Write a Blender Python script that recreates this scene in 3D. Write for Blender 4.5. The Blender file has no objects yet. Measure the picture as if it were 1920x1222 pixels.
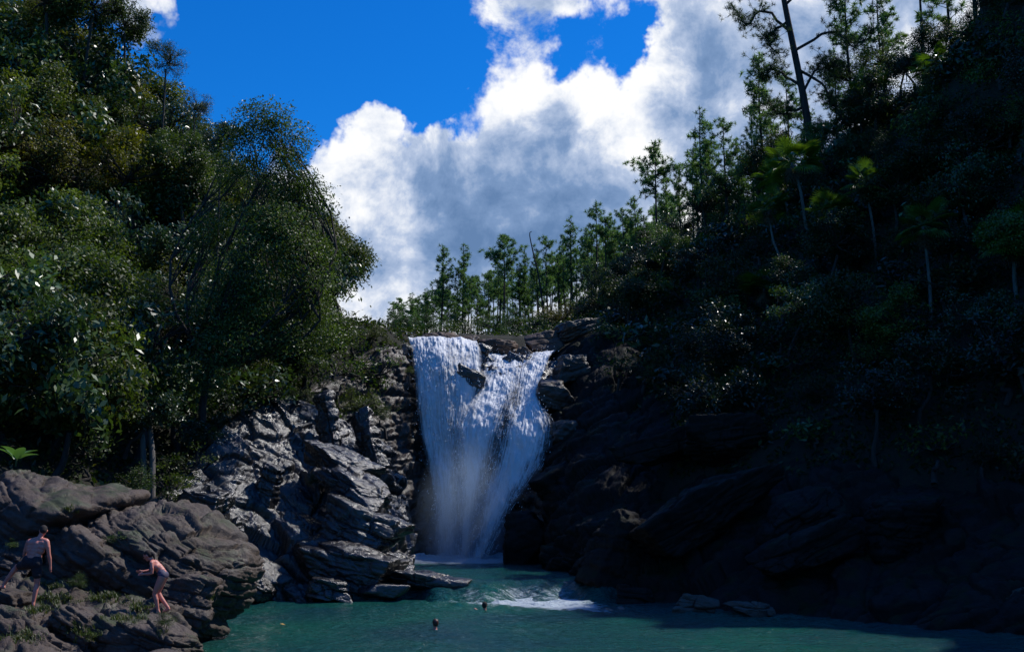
import bpy, bmesh, math, random
import numpy as np
from mathutils import Vector, Matrix
from mathutils.bvhtree import BVHTree

R = math.radians
scene = bpy.context.scene
col = scene.collection

# ------------------------------------------------------------------ camera
FPX, CX, CY = 2000.0, 960.0, 611.0
PITCH = R(9.34)
CAM = np.array([0.0, 0.0, 3.66])
cd = bpy.data.cameras.new('camera')
cd.sensor_fit = 'HORIZONTAL'; cd.sensor_width = 36.0; cd.lens = 36.0 * FPX / 1920.0
cd.clip_start = 0.1; cd.clip_end = 6000
cam = bpy.data.objects.new('camera', cd); col.objects.link(cam)
cam.location = CAM; cam.rotation_euler = (R(90) + PITCH, 0, 0)
scene.camera = cam

def pdir(px, py):
    u = (px - CX) / FPX; v = (CY - py) / FPX
    return np.array([u, math.cos(PITCH) - v * math.sin(PITCH), math.sin(PITCH) + v * math.cos(PITCH)])
def P(px, py, Y):
    d = pdir(px, py)
    return CAM + d * (Y / d[1])
def PZ(px, py, z):
    d = pdir(px, py)
    return CAM + d * ((z - CAM[2]) / d[2])

# ------------------------------------------------------------------ light and sky
SUN_AZ, SUN_EL = R(60), R(53)          # azimuth from the viewing direction towards the right
sdir = Vector((math.sin(SUN_AZ) * math.cos(SUN_EL), math.cos(SUN_AZ) * math.cos(SUN_EL), math.sin(SUN_EL)))
sl = bpy.data.lights.new('sun', 'SUN'); sl.energy = 5.0; sl.angle = R(0.5); sl.color = (1.0, 0.96, 0.91)
sun = bpy.data.objects.new('sun', sl); col.objects.link(sun)
sun.rotation_euler = sdir.to_track_quat('Z', 'Y').to_euler()
sun.location = (40, 30, 80)
scene.view_settings.view_transform = 'Standard'; scene.view_settings.look = 'None'
scene.view_settings.gamma = 1.0; scene.view_settings.use_curve_mapping = False
scene.view_settings.exposure = -0.35
scene.cycles.use_denoising = True
scene.cycles.max_bounces = 5; scene.cycles.diffuse_bounces = 1; scene.cycles.glossy_bounces = 2
scene.cycles.transmission_bounces = 3; scene.cycles.transparent_max_bounces = 12; scene.cycles.volume_bounces = 1
scene.cycles.sample_clamp_indirect = 4.0; scene.cycles.sample_clamp_direct = 12.0
scene.cycles.caustics_reflective = False; scene.cycles.caustics_refractive = False

class NT:
    """small helper for building node trees"""
    def __init__(s, tree): s.t = tree; s.n = tree.nodes; s.l = tree.links
    def new(s, typ, **kw):
        n = s.n.new(typ)
        for k, v in kw.items(): setattr(n, k, v)
        return n
    def put(s, sock, v):
        if isinstance(v, bpy.types.NodeSocket): s.l.new(v, sock)
        elif v is not None: sock.default_value = v
    def math(s, op, a, b=None, c=None, clamp=False):
        n = s.new('ShaderNodeMath', operation=op, use_clamp=clamp)
        s.put(n.inputs[0], a); s.put(n.inputs[1], b); s.put(n.inputs[2], c)
        return n.outputs[0]
    def vmath(s, op, a, b=None, scale=None):
        n = s.new('ShaderNodeVectorMath', operation=op)
        s.put(n.inputs[0], a); s.put(n.inputs[1], b)
        if scale is not None: s.put(n.inputs['Scale'], scale)
        return n.outputs['Value'] if op in ('DOT_PRODUCT', 'LENGTH') else n.outputs[0]
    def rng(s, v, a, b, c, d, smooth=False):
        n = s.new('ShaderNodeMapRange'); n.interpolation_type = 'SMOOTHSTEP' if smooth else 'LINEAR'
        s.put(n.inputs['Value'], v)
        for k, x in (('From Min', a), ('From Max', b), ('To Min', c), ('To Max', d)): s.put(n.inputs[k], x)
        return n.outputs[0]
    def noise(s, vec, scale, detail=4, rough=0.55, dist=0.0, out='Fac'):
        n = s.new('ShaderNodeTexNoise')
        if vec is not None: s.put(n.inputs['Vector'], vec)
        n.inputs['Scale'].default_value = scale; n.inputs['Detail'].default_value = detail
        n.inputs['Roughness'].default_value = rough; n.inputs['Distortion'].default_value = dist
        return n.outputs[out]
    def mix(s, f, a, b, mode='MIX'):
        n = s.new('ShaderNodeMix', data_type='RGBA', blend_type=mode)
        s.put(n.inputs[0], f); s.put(n.inputs[6], a); s.put(n.inputs[7], b)
        return n.outputs[2]
    def ramp(s, f, stops):
        n = s.new('ShaderNodeValToRGB'); cr = n.color_ramp
        while len(cr.elements) < len(stops): cr.elements.new(0.5)
        for e, (p, c) in zip(cr.elements, stops): e.position = p; e.color = (*c, 1)
        s.put(n.inputs[0], f); return n.outputs[0]

world = bpy.data.worlds.new('World'); scene.world = world; world.use_nodes = True
w = NT(world.node_tree); w.n.clear()
sky = w.new('ShaderNodeTexSky', sky_type='NISHITA', sun_disc=False)
sky.sun_elevation = SUN_EL; sky.sun_rotation = SUN_AZ
sky.altitude = 300; sky.air_density = 1.0; sky.dust_density = 0.2; sky.ozone_density = 4.0
tc = w.new('ShaderNodeTexCoord').outputs['Generated']
dirn = w.vmath('NORMALIZE', tc)
dlobe = w.vmath('NORMALIZE', w.vmath('ADD', dirn, w.vmath('SCALE', w.vmath('SUBTRACT', w.noise(dirn, 13, 5, 0.6, out='Color'), (0.5, 0.5, 0.5)), scale=0.11)))
def lobe_sum(lobes):
    tot = None
    for px, py, rin, rout, wt in lobes:
        c = Vector(pdir(px, py)).normalized()
        d = w.vmath('DOT_PRODUCT', dlobe, tuple(c))
        v = w.rng(d, math.cos(rout / FPX), math.cos(rin / FPX), 0.0, wt, True)
        tot = v if tot is None else w.math('ADD', tot, v)
    return tot
warp = w.vmath('SCALE', w.vmath('SUBTRACT', w.noise(dirn, 9, 3, 0.5, out='Color'), (0.5, 0.5, 0.5)), scale=0.035)
dw = w.vmath('ADD', dirn, warp)
big = w.noise(dw, 3.1, 2, 0.5)                         # broad cloud fields all over the sky
fine = w.noise(dw, 11.0, 10, 0.64, 0.15)
cover = lobe_sum([
    (1130, 330, 120, 330, 0.75), (760, 420, 60, 260, 0.75), (640, 500, 120, 360, 0.9), (1000, 520, 150, 360, 0.6), (800, 640, 100, 400, 0.5), (1420, 260, 80, 300, 0.85),
    (890, 70, 30, 170, 0.60), (1080, -60, 40, 170, 0.55), (1250, 30, 10, 110, 0.25), (1350, 0, 30, 200, 0.6),
    (235, -25, 20, 130, 1.45), (715, 215, 5, 70, 0.75), (1060, 190, 40, 170, 0.35), (1280, 150, 20, 130, 0.25), (1500, -150, 100, 400, 0.7), (1660, 10, 80, 260, 0.8),
    (480, 90, 250, 500, -0.8), (1000, 68, 10, 150, -0.55), (1120, 72, 5, 150, -0.55), (1235, 95, 5, 110, -0.40), (985, -30, 30, 140, 0.35), (600, 340, 40, 150, 0.4), (1170, 60, 10, 120, -0.2), (1080, -50, 20, 120, 0.5), (930, 225, 5, 70, -0.2)])
base_c = w.rng(big, 0.35, 0.65, 0.05, 0.55)
dens = w.math('ADD', w.math('ADD', cover, base_c), w.math('MULTIPLY', w.math('SUBTRACT', fine, 0.5), 1.6))
alpha = w.rng(dens, 0.46, 0.84, 0.0, 1.0, True)
shade = lobe_sum([
    (1000, 400, 90, 260, -0.55), (930, 480, 50, 200, -0.30), (1200, 330, 40, 220, -0.12), (700, 560, 40, 200, -0.30), (830, 330, 10, 90, -0.16),
    (1420, 200, 60, 240, -0.42), (1120, 160, 60, 190, 0.30), (650, 330, 40, 170, 0.22), (770, 440, 20, 120, 0.20), (950, 90, 30, 150, 0.15), (820,240,20,90,.15), (1250, 420, 30, 150, -0.15)])
offd = w.vmath('ADD', dw, tuple(sdir * 0.03))
fine2 = w.noise(offd, 11.0, 6, 0.6, 0.15)
relief = w.math('MULTIPLY', w.math('SUBTRACT', fine, fine2), 1.5)
lum = w.math('ADD', w.math('ADD', 0.80, w.math('MULTIPLY', shade, 0.72)), relief)
lum = w.math('ADD', lum, w.math('MULTIPLY', w.math('SUBTRACT', fine, 0.5), 0.75))
lum = w.math('ADD', lum, w.math('MULTIPLY', w.math('SUBTRACT', w.noise(dw, 6.5, 6, 0.6), 0.5), 1.35))
ccol = w.ramp(lum, [(0.0, (0.13, 0.235, 0.44)), (0.30, (0.21, 0.33, 0.56)), (0.62, (0.48, 0.58, 0.78)), (0.85, (0.86, 0.90, 0.98)), (1.0, (1.02, 1.03, 1.05))])
ccol = w.vmath('SCALE', ccol, scale=12.5)
blue = w.new('ShaderNodeHueSaturation'); blue.inputs['Saturation'].default_value = 1.35; blue.inputs['Value'].default_value = 1.0
w.put(blue.inputs['Color'], sky.outputs[0])
blue_c = w.mix(1.0, blue.outputs[0], (0.30, 1.32, 1.95, 1), 'MULTIPLY')
skyc = w.mix(alpha, blue_c, ccol)
bg = w.new('ShaderNodeBackground'); bg.inputs['Strength'].default_value = 0.10
w.put(bg.inputs['Color'], skyc)
out = w.new('ShaderNodeOutputWorld'); w.l.new(bg.outputs[0], out.inputs[0])

# ------------------------------------------------------------------ numeric helpers
def _hash(ix, iy, iz, seed):
    h = (ix.astype(np.int64) * 374761393 + iy.astype(np.int64) * 668265263 + iz.astype(np.int64) * 2147483647 + seed * 1274126177) & 0xffffffff
    h = ((h ^ (h >> 13)) * 1274126177) & 0xffffffff
    h = ((h ^ (h >> 16)) * 2246822519) & 0xffffffff
    return (h ^ (h >> 15)) & 0xffffffff
def rnd(ix, iy, iz, seed): return _hash(ix, iy, iz, seed) / 4294967295.0
def perlin(p, seed=0):
    p = np.asarray(p, float); i = np.floor(p).astype(np.int64); f = p - i
    u = f * f * f * (f * (f * 6 - 15) + 10); res = np.zeros(len(p))
    for dx in (0, 1):
        wx = u[:, 0] if dx else 1 - u[:, 0]
        for dy in (0, 1):
            wy = u[:, 1] if dy else 1 - u[:, 1]
            for dz in (0, 1):
                wz = u[:, 2] if dz else 1 - u[:, 2]
                h = _hash(i[:, 0] + dx, i[:, 1] + dy, i[:, 2] + dz, seed)
                gx = (h & 1023) / 511.5 - 1; gy = ((h >> 10) & 1023) / 511.5 - 1; gz = ((h >> 20) & 1023) / 511.5 - 1
                res += wx * wy * wz * (gx * (f[:, 0] - dx) + gy * (f[:, 1] - dy) + gz * (f[:, 2] - dz))
    return res
def fbm(p, oct=4, seed=0, gain=0.5, lac=2.03):
    a, t, s = 1.0, 0.0, np.asarray(p, float)
    for k in range(oct): t = t + a * perlin(s, seed + k); s = s * lac; a *= gain
    return t
def ridged(p, oct=4, seed=0, gain=0.5, lac=2.07):
    a, t, s = 1.0, 0.0, np.asarray(p, float)
    for k in range(oct): t = t + a * (1 - np.abs(perlin(s, seed + k)) * 2.2); s = s * lac; a *= gain
    return t
def voronoi(p, seed=0, jit=0.9):
    p = np.asarray(p, float); i = np.floor(p).astype(np.int64)
    f1 = np.full(len(p), 9.0); f2 = np.full(len(p), 9.0); c = np.zeros_like(p); cid = np.zeros_like(i)
    for dx in (-1, 0, 1):
        for dy in (-1, 0, 1):
            for dz in (-1, 0, 1):
                q = i + np.array([dx, dy, dz])
                o = np.stack([rnd(q[:, 0], q[:, 1], q[:, 2], seed + k) for k in (11, 12, 13)], 1)
                cc = q + 0.5 + (o - 0.5) * jit
                d = np.linalg.norm(p - cc, axis=1)
                m = d < f1
                f2 = np.where(m, f1, np.minimum(f2, d)); f1 = np.where(m, d, f1)
                c[m] = cc[m]; cid[m] = q[m]
    return f1, f2, c, cid
def facets(p, scale, seed, tilt=0.5, step=0.5, crack=0.25, cw=0.08, stretch=None):
    q = p if stretch is None else p @ stretch.T
    q = q / scale + 0.12 * np.stack([perlin(q / scale * 1.7, seed + k) for k in (1, 2, 3)], 1)
    f1, f2, c, cid = voronoi(q, seed)
    t = np.stack([rnd(cid[:, 0], cid[:, 1], cid[:, 2], seed + k) - 0.5 for k in (21, 22, 23)], 1)
    h = rnd(cid[:, 0], cid[:, 1], cid[:, 2], seed + 30) - 0.5
    return scale * (step * h + tilt * np.sum((q - c) * t, 1) * 2 - crack * np.exp(-(f2 - f1) / cw))
def bedding(p, dip, h, L, seed, warp=0.38, yaw=0.4):
    """beds of thickness h dipping to the right, cut by joints every L or so: rounded ribs with deep cracks between"""
    m = np.array(Matrix.Rotation(yaw, 3, 'Z') @ Matrix.Rotation(dip, 3, 'Y')); q = p @ m.T
    t = q[:, 2] / h + warp * 1.6 * fbm(q * [0.22 / h, 0.22 / h, 0.35 / h], 3, seed)
    i = np.floor(t); f = t - i
    o1 = rnd(i, i * 0, i * 0, seed + 1); s1 = q[:, 0] / (L * (0.6 + 0.9 * o1)) + 7 * o1 + 0.7 * fbm(q * 0.6 / L, 2, seed + 2)
    j = np.floor(s1); g_ = s1 - j
    o2 = rnd(i, j, i * 0, seed + 3); s2 = q[:, 1] / (L * 0.9) + 5 * o2 + 0.5 * fbm(q * 0.6 / L, 2, seed + 4); k = np.floor(s2); e = s2 - k
    o3 = rnd(i, j, k, seed + 5) - 0.5
    tl = (rnd(i, j, k, seed + 6) - 0.5) * (g_ - 0.5) + (rnd(i, j, k, seed + 7) - 0.5) * (f - 0.5)
    edge = np.minimum.reduce([np.minimum(f, 1 - f) * h, np.minimum(g_, 1 - g_) * L * 0.9, np.minimum(e, 1 - e) * L * 0.9])
    return h * (0.75 * o3 + 0.8 * tl + 0.10 * (1 - (2 * f - 1) ** 6)) - 0.42 * h * np.exp(-edge / (0.06 * h))
def strat(dip, squash, axis='y'):
    m = np.array(Matrix.Rotation(dip, 3, 'Y')) if axis == 'y' else np.array(Matrix.Rotation(dip, 3, 'X'))
    return np.diag([1.0 / squash, 1.0 / squash, 1.0]) @ m

def mesh_obj(name, verts, faces, mat, parent=None, smooth=True, colors=None, link=True, mats=None, midx=None):
    verts = np.ascontiguousarray(verts, np.float32); faces = np.ascontiguousarray(faces, np.int32)
    k = faces.shape[1]; me = bpy.data.meshes.new(name)
    me.vertices.add(len(verts)); me.vertices.foreach_set('co', verts.ravel())
    me.loops.add(faces.size); me.loops.foreach_set('vertex_index', faces.ravel())
    me.polygons.add(len(faces)); me.polygons.foreach_set('loop_start', np.arange(0, faces.size, k, dtype=np.int32))
    if smooth: me.polygons.foreach_set('use_smooth', np.ones(len(faces), bool))
    if midx is not None: me.polygons.foreach_set('material_index', np.asarray(midx, np.int32))
    me.update(calc_edges=True)
    if colors is not None:
        for nm, c in colors.items():
            a = me.color_attributes.new(nm, 'FLOAT_COLOR', 'POINT')
            c4 = np.ones((len(verts), 4), np.float32); c4[:, :c.shape[1]] = c
            a.data.foreach_set('color', c4.ravel())
    for m in (mats or [mat]): me.materials.append(m)
    o = bpy.data.objects.new(name, me)
    if link: col.objects.link(o)
    if parent is not None: o.parent = parent
    return o
def tag(o, label=None, cat=None, group=None, kind=None):
    if label: o['label'] = label
    if cat: o['category'] = cat
    if group: o['group'] = group
    if kind: o['kind'] = kind
    return o
def empty(name, loc, rz=0):
    o = bpy.data.objects.new(name, None); col.objects.link(o); o.empty_display_size = 0.2
    o.location = loc; o.rotation_euler = (0, 0, rz); return o
def join(parts):
    vs, fs, n = [], [], 0
    for v, f in parts: vs.append(v); fs.append(np.asarray(f) + n); n += len(v)
    return np.concatenate(vs), np.concatenate(fs)
def tube(pts, rad, n=6, cap=True):
    pts = np.asarray(pts, float); rad = np.broadcast_to(np.asarray(rad, float), (len(pts),))
    t = np.gradient(pts, axis=0); t /= np.linalg.norm(t, axis=1)[:, None] + 1e-9
    ref = np.array([0, 0, 1.0]) if abs(t[0][2]) < 0.8 else np.array([1.0, 0, 0])
    vs = []
    for k in range(len(pts)):
        a = np.cross(t[k], ref); a /= np.linalg.norm(a) + 1e-9; b = np.cross(t[k], a)
        ang = np.linspace(0, 2 * np.pi, n, endpoint=False)
        vs.append(pts[k] + rad[k] * (np.cos(ang)[:, None] * a + np.sin(ang)[:, None] * b))
    v = np.concatenate(vs); m = len(pts)
    f = [[k * n + j, k * n + (j + 1) % n, (k + 1) * n + (j + 1) % n, (k + 1) * n + j] for k in range(m - 1) for j in range(n)]
    if cap:
        v = np.concatenate([v, pts[-1:]]); e = len(v) - 1
        f += [[(m - 1) * n + j, (m - 1) * n + (j + 1) % n, e, e] for j in range(n)]
        f = [q if q[2] != q[3] else [q[0], q[1], q[2], q[2]] for q in f]
    return v, np.array(f)
def tube_nc(pts, rad, n=6):
    return tube(pts, rad, n, cap=False)
def catmull(p, n):
    p = np.asarray(p, float); m = len(p)
    t = np.linspace(0, m - 1, n); i = np.clip(np.floor(t).astype(int), 0, m - 2); f = (t - i)
    f = f.reshape((-1,) + (1,) * (p.ndim - 1))
    g = lambda k: p[np.clip(k, 0, m - 1)]
    p0, p1, p2, p3 = g(i - 1), g(i), g(i + 1), g(i + 2)
    p0 = np.where((i - 1 < 0).reshape(f.shape), 2 * p1 - p2, p0); p3 = np.where((i + 2 > m - 1).reshape(f.shape), 2 * p2 - p1, p3)
    return 0.5 * (2 * p1 + (p2 - p0) * f + (2 * p0 - 5 * p1 + 4 * p2 - p3) * f ** 2 + (3 * p1 - p0 - 3 * p2 + p3) * f ** 3)
def grid_faces(r, c):
    a = np.arange(r * c).reshape(r, c)
    return np.stack([a[:-1, :-1], a[1:, :-1], a[1:, 1:], a[:-1, 1:]], -1).reshape(-1, 4)
def grid_normals(g):
    du = np.gradient(g, axis=1); dv = np.gradient(g, axis=0)
    n = np.cross(dv, du); return n / (np.linalg.norm(n, axis=2)[:, :, None] + 1e-9)

# ------------------------------------------------------------------ materials
def material(name):
    m = bpy.data.materials.new(name); m.use_nodes = True
    t = NT(m.node_tree); t.n.clear()
    o = t.new('ShaderNodeOutputMaterial'); b = t.new('ShaderNodeBsdfPrincipled'); t.l.new(b.outputs[0], o.inputs[0])
    return m, t, b, o
def bump(t, b, h, strength=0.5, dist=0.05):
    n = t.new('ShaderNodeBump'); n.inputs['Strength'].default_value = strength; n.inputs['Distance'].default_value = dist
    t.put(n.inputs['Height'], h); t.l.new(n.outputs[0], b.inputs['Normal'])
def rock_mat(name, c1, c2, c3, rough=(0.6, 0.9), moss=None, streak=1.0, bmp=0.6, spec=0.5, dist=0.06):
    m, t, b, o = material(name)
    co = t.new('ShaderNodeTexCoord').outputs['Object']
    geo = t.new('ShaderNodeNewGeometry')
    big = t.noise(geo.outputs['Position'], 0.45, 4, 0.6, 0.4)
    mid = t.noise(geo.outputs['Position'], 2.6, 6, 0.65, 0.3)
    c = t.mix(t.rng(big, 0.35, 0.65, 0, 1), (*c1, 1), (*c2, 1))
    c = t.mix(t.rng(mid, 0.42, 0.72, 0, 1), c, (*c3, 1))
    spk = t.noise(geo.outputs['Position'], 22, 3, 0.7)
    c = t.mix(t.rng(spk, 0.3, 0.75, 0.0, 0.55), c, (0.012, 0.011, 0.011, 1))
    if moss:
        nz = t.new('ShaderNodeSeparateXYZ'); t.l.new(geo.outputs['Normal'], nz.inputs[0])
        f = t.math('MULTIPLY', t.rng(nz.outputs[2], 0.25, 0.8, 0, 1), t.rng(t.noise(geo.outputs['Position'], 0.9, 5, 0.65), 0.5, 0.62, 0, 0.85))
        c = t.mix(f, c, (*moss, 1))
    t.put(b.inputs['Base Color'], c)
    t.put(b.inputs['Roughness'], t.rng(t.noise(geo.outputs['Position'], 1.3, 4, 0.6), 0.35, 0.65, rough[0], rough[1]))
    b.inputs['Specular IOR Level'].default_value = spec
    h = t.math('ADD', t.noise(geo.outputs['Position'], 7, 8, 0.68, 0.3), t.math('MULTIPLY', t.noise(geo.outputs['Position'], 30, 4, 0.6), 0.35))
    bump(t, b, h, bmp, dist)
    return m
M = {}
M['rock_dry'] = rock_mat('rock_dry', (0.088, 0.059, 0.043), (0.046, 0.033, 0.026), (0.125, 0.089, 0.067), (0.5, 0.85), moss=(0.03, 0.045, 0.012), bmp=0.8, dist=0.06)
M['rock_wet'] = rock_mat('rock_wet', (0.016, 0.0135, 0.013), (0.008, 0.007, 0.0065), (0.040, 0.034, 0.031), (0.16, 0.40), bmp=0.9, spec=1.0, dist=0.05)
M['rock_side'] = rock_mat('rock_side', (0.070, 0.050, 0.038), (0.038, 0.030, 0.027), (0.095, 0.068, 0.052), (0.28, 0.55), moss=(0.02, 0.03, 0.01), bmp=0.8)
M['rock_dark'] = rock_mat('rock_dark', (0.017, 0.014, 0.012), (0.009, 0.008, 0.0075), (0.034, 0.028, 0.021), (0.55, 0.85), moss=(0.012, 0.022, 0.006), bmp=0.8, spec=0.15)  # dark rock, colour lowered further to deepen the right bank's shade
M['rock_red'] = rock_mat('rock_red', (0.13, 0.075, 0.05), (0.08, 0.05, 0.04), (0.16, 0.11, 0.08), (0.5, 0.85), bmp=0.7)
M['rock_tan'] = rock_mat('rock_tan', (0.10, 0.075, 0.05), (0.07, 0.055, 0.04), (0.13, 0.10, 0.07), (0.5, 0.85), bmp=0.6)

def soil_mat():
    m, t, b, o = material('forest_floor')
    geo = t.new('ShaderNodeNewGeometry'); p = geo.outputs['Position']
    c = t.mix(t.rng(t.noise(p, 0.7, 5, 0.6), 0.38, 0.62, 0, 1), (0.012, 0.014, 0.007, 1), (0.022, 0.018, 0.011, 1))
    c = t.mix(t.rng(t.noise(p, 5, 5, 0.7), 0.5, 0.7, 0, 0.7), c, (0.03, 0.045, 0.012, 1))
    t.put(b.inputs['Base Color'], c); b.inputs['Roughness'].default_value = 0.95
    bump(t, b, t.noise(p, 6, 6, 0.7), 0.8, 0.15); return m
M['soil'] = soil_mat()

def leaf_mat(name, c_dark, c_light, rough=0.38, transl=0.22, spec=0.5):
    m, t, b, o = material(name)
    at = t.new('ShaderNodeAttribute'); at.attribute_name = 'tone'
    sep = t.new('ShaderNodeSeparateColor'); t.l.new(at.outputs['Color'], sep.inputs[0])
    oi = t.new('ShaderNodeObjectInfo')
    c = t.mix(sep.outputs[0], (*c_dark, 1), (*c_light, 1))
    c = t.mix(1.0, c, oi.outputs['Color'], 'MULTIPLY')
    c = t.mix(t.math('MULTIPLY', sep.outputs[1], 0.9), c, (0.09, 0.075, 0.02, 1))      # a few yellowing leaves
    t.put(b.inputs['Base Color'], c); b.inputs['Roughness'].default_value = rough
    b.inputs['Specular IOR Level'].default_value = spec
    tr = t.new('ShaderNodeBsdfTranslucent'); t.put(tr.inputs['Color'], t.mix(1.0, c, (1.5, 1.7, 0.6, 1), 'MULTIPLY'))
    mx = t.new('ShaderNodeMixShader'); mx.inputs[0].default_value = transl
    t.l.new(b.outputs[0], mx.inputs[1]); t.l.new(tr.outputs[0], mx.inputs[2]); t.l.new(mx.outputs[0], o.inputs[0])
    return m
M['leaf'] = leaf_mat('leaf', (0.030, 0.048, 0.011), (0.100, 0.128, 0.032), 0.48, 0.32)
M['leaf_gloss'] = leaf_mat('leaf_gloss', (0.022, 0.042, 0.015), (0.06, 0.092, 0.034), 0.34, 0.18, 0.6)
M['needle'] = leaf_mat('needle', (0.030, 0.055, 0.024), (0.075, 0.11, 0.045), 0.5, 0.4, 0.3)
M['frond'] = leaf_mat('frond', (0.025, 0.050, 0.010), (0.070, 0.105, 0.022), 0.30, 0.25)
M['grass'] = leaf_mat('grass', (0.035, 0.060, 0.010), (0.085, 0.115, 0.025), 0.5, 0.25)
M['dead_leaf'] = leaf_mat('dead_leaf', (0.07, 0.05, 0.03), (0.13, 0.09, 0.05), 0.7, 0.1)
def bark_mat(name, c1, c2, sc=9):
    m, t, b, o = material(name)
    p = t.new('ShaderNodeNewGeometry').outputs['Position']
    mp = t.vmath('MULTIPLY', p, (1, 1, 0.25))
    n = t.noise(mp, sc, 6, 0.7, 0.4)
    t.put(b.inputs['Base Color'], t.mix(t.rng(n, 0.35, 0.65, 0, 1), (*c1, 1), (*c2, 1)))
    b.inputs['Roughness'].default_value = 0.9; bump(t, b, n, 0.9, 0.05); return m
M['bark'] = bark_mat('bark', (0.020, 0.016, 0.013), (0.055, 0.045, 0.036))
M['bark_pine'] = bark_mat('bark_pine', (0.022, 0.015, 0.013), (0.060, 0.042, 0.034))
M['bark_pale'] = bark_mat('bark_pale', (0.08, 0.072, 0.064), (0.17, 0.15, 0.13), 6)

def water_mat():
    m, t, b, o = material('pool_water')
    p = t.new('ShaderNodeNewGeometry').outputs['Position']
    at = t.new('ShaderNodeAttribute'); at.attribute_name = 'foam'
    sep = t.new('ShaderNodeSeparateColor'); t.l.new(at.outputs['Color'], sep.inputs[0])
    c = t.mix(t.rng(t.noise(p, 0.22, 3, 0.5), 0.35, 0.65, 0, 1), (0.008, 0.088, 0.062, 1), (0.008, 0.052, 0.058, 1))
    c = t.mix(sep.outputs[1], c, (0.035, 0.060, 0.030, 1))                 # shallow bed showing near the bank
    st = t.vmath('MULTIPLY', p, (1.0, 2.2, 1.0))
    fo = t.math('ADD', sep.outputs[0], t.math('MULTIPLY', t.math('SUBTRACT', t.noise(st, 2.3, 8, 0.72, 0.6), 0.5), 1.1))
    f = t.rng(fo, 0.45, 0.9, 0, 1, True)
    f = t.math('MULTIPLY', f, t.rng(sep.outputs[0], 0.02, 0.2, 0, 1))
    c = t.mix(f, c, (0.42, 0.49, 0.54, 1))
    t.put(b.inputs['Base Color'], c); t.put(b.inputs['Roughness'], t.rng(f, 0, 1, 0.07, 0.6))
    b.inputs['IOR'].default_value = 1.33
    rip = t.vmath('MULTIPLY', p, (1.0, 1.7, 1.0))
    h = t.math('ADD', t.noise(rip, 3.2, 4, 0.55, 0.5), t.math('MULTIPLY', t.noise(rip, 11, 3, 0.5, 0.3), 0.30))
    bump(t, b, h, 1.0, 0.17); return m
M['water'] = water_mat()
def foam_mat(name, colr, dens, sc):
    """falling water: broken white veil, clear where the water parts"""
    m, t, b, o = material(name)
    at = t.new('ShaderNodeAttribute'); at.attribute_name = 'flow'
    sep = t.new('ShaderNodeSeparateColor'); t.l.new(at.outputs['Color'], sep.inputs[0])
    cv = t.new('ShaderNodeCombineXYZ'); t.l.new(sep.outputs[0], cv.inputs[0]); t.l.new(sep.outputs[1], cv.inputs[1])
    v = t.vmath('MULTIPLY', t.new('ShaderNodeNewGeometry').outputs['Position'], sc)
    n = t.noise(v, 1.0, 6, 0.62, 0.6)
    n2 = t.noise(t.vmath('MULTIPLY', t.new('ShaderNodeNewGeometry').outputs['Position'], (9.0, 3.0, 2.2)), 1.0, 6, 0.7, 0.4)
    n3 = t.noise(t.vmath('MULTIPLY', cv.outputs[0], (75.0, 5.0, 1)), 1.0, 4, 0.6, 0.5)
    k = t.math('ADD', t.math('ADD', t.math('MULTIPLY', n, 0.50), t.math('ADD', t.math('MULTIPLY', n2, 0.30), t.math('MULTIPLY', n3, 0.42))), t.math('MULTIPLY', t.math('SUBTRACT', sep.outputs[2], 0.5), 1.0))
    a = t.rng(k, dens[0], dens[1], 0.06, 0.96, True)
    t.put(b.inputs['Base Color'], (*colr, 1)); b.inputs['Roughness'].default_value = 0.55
    b.inputs['Subsurface Weight'].default_value = 0.0
    t.put(b.inputs['Alpha'], a); bump(t, b, k, 0.7, 0.15); return m
M['veil'] = foam_mat('falling_water', (0.84, 0.85, 0.86), (0.46, 0.80), (1.4, 1.0, 0.5))
def plain(name, c, rough=0.6, spec=0.5):
    m, t, b, o = material(name); b.inputs['Base Color'].default_value = (*c, 1); b.inputs['Roughness'].default_value = rough
    b.inputs['Specular IOR Level'].default_value = spec; return m
M['strand'] = plain('water_strand', (0.80, 0.84, 0.90), 0.4)
def noisy(name, c1, c2, sc, rough):
    m, t, b, o = material(name); p = t.new('ShaderNodeTexCoord').outputs['Object']
    t.put(b.inputs['Base Color'], t.mix(t.rng(t.noise(p, sc, 4, 0.6), 0.35, 0.65, 0, 1), (*c1, 1), (*c2, 1))); b.inputs['Roughness'].default_value = rough
    return m
M['skin'] = noisy('skin', (0.62, 0.22, 0.165), (0.68, 0.27, 0.20), 9, 0.5)
M['hair'] = noisy('hair', (0.012, 0.009, 0.008), (0.03, 0.02, 0.015), 60, 0.85)
M['hair_red'] = noisy('hair_red', (0.05, 0.014, 0.008), (0.09, 0.026, 0.014), 60, 0.45)
M['shorts'] = noisy('shorts', (0.010, 0.010, 0.014), (0.02, 0.02, 0.028), 30, 0.8)
M['bikini'] = noisy('bikini', (0.018, 0.016, 0.05), (0.10, 0.09, 0.14), 25, 0.7)

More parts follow.
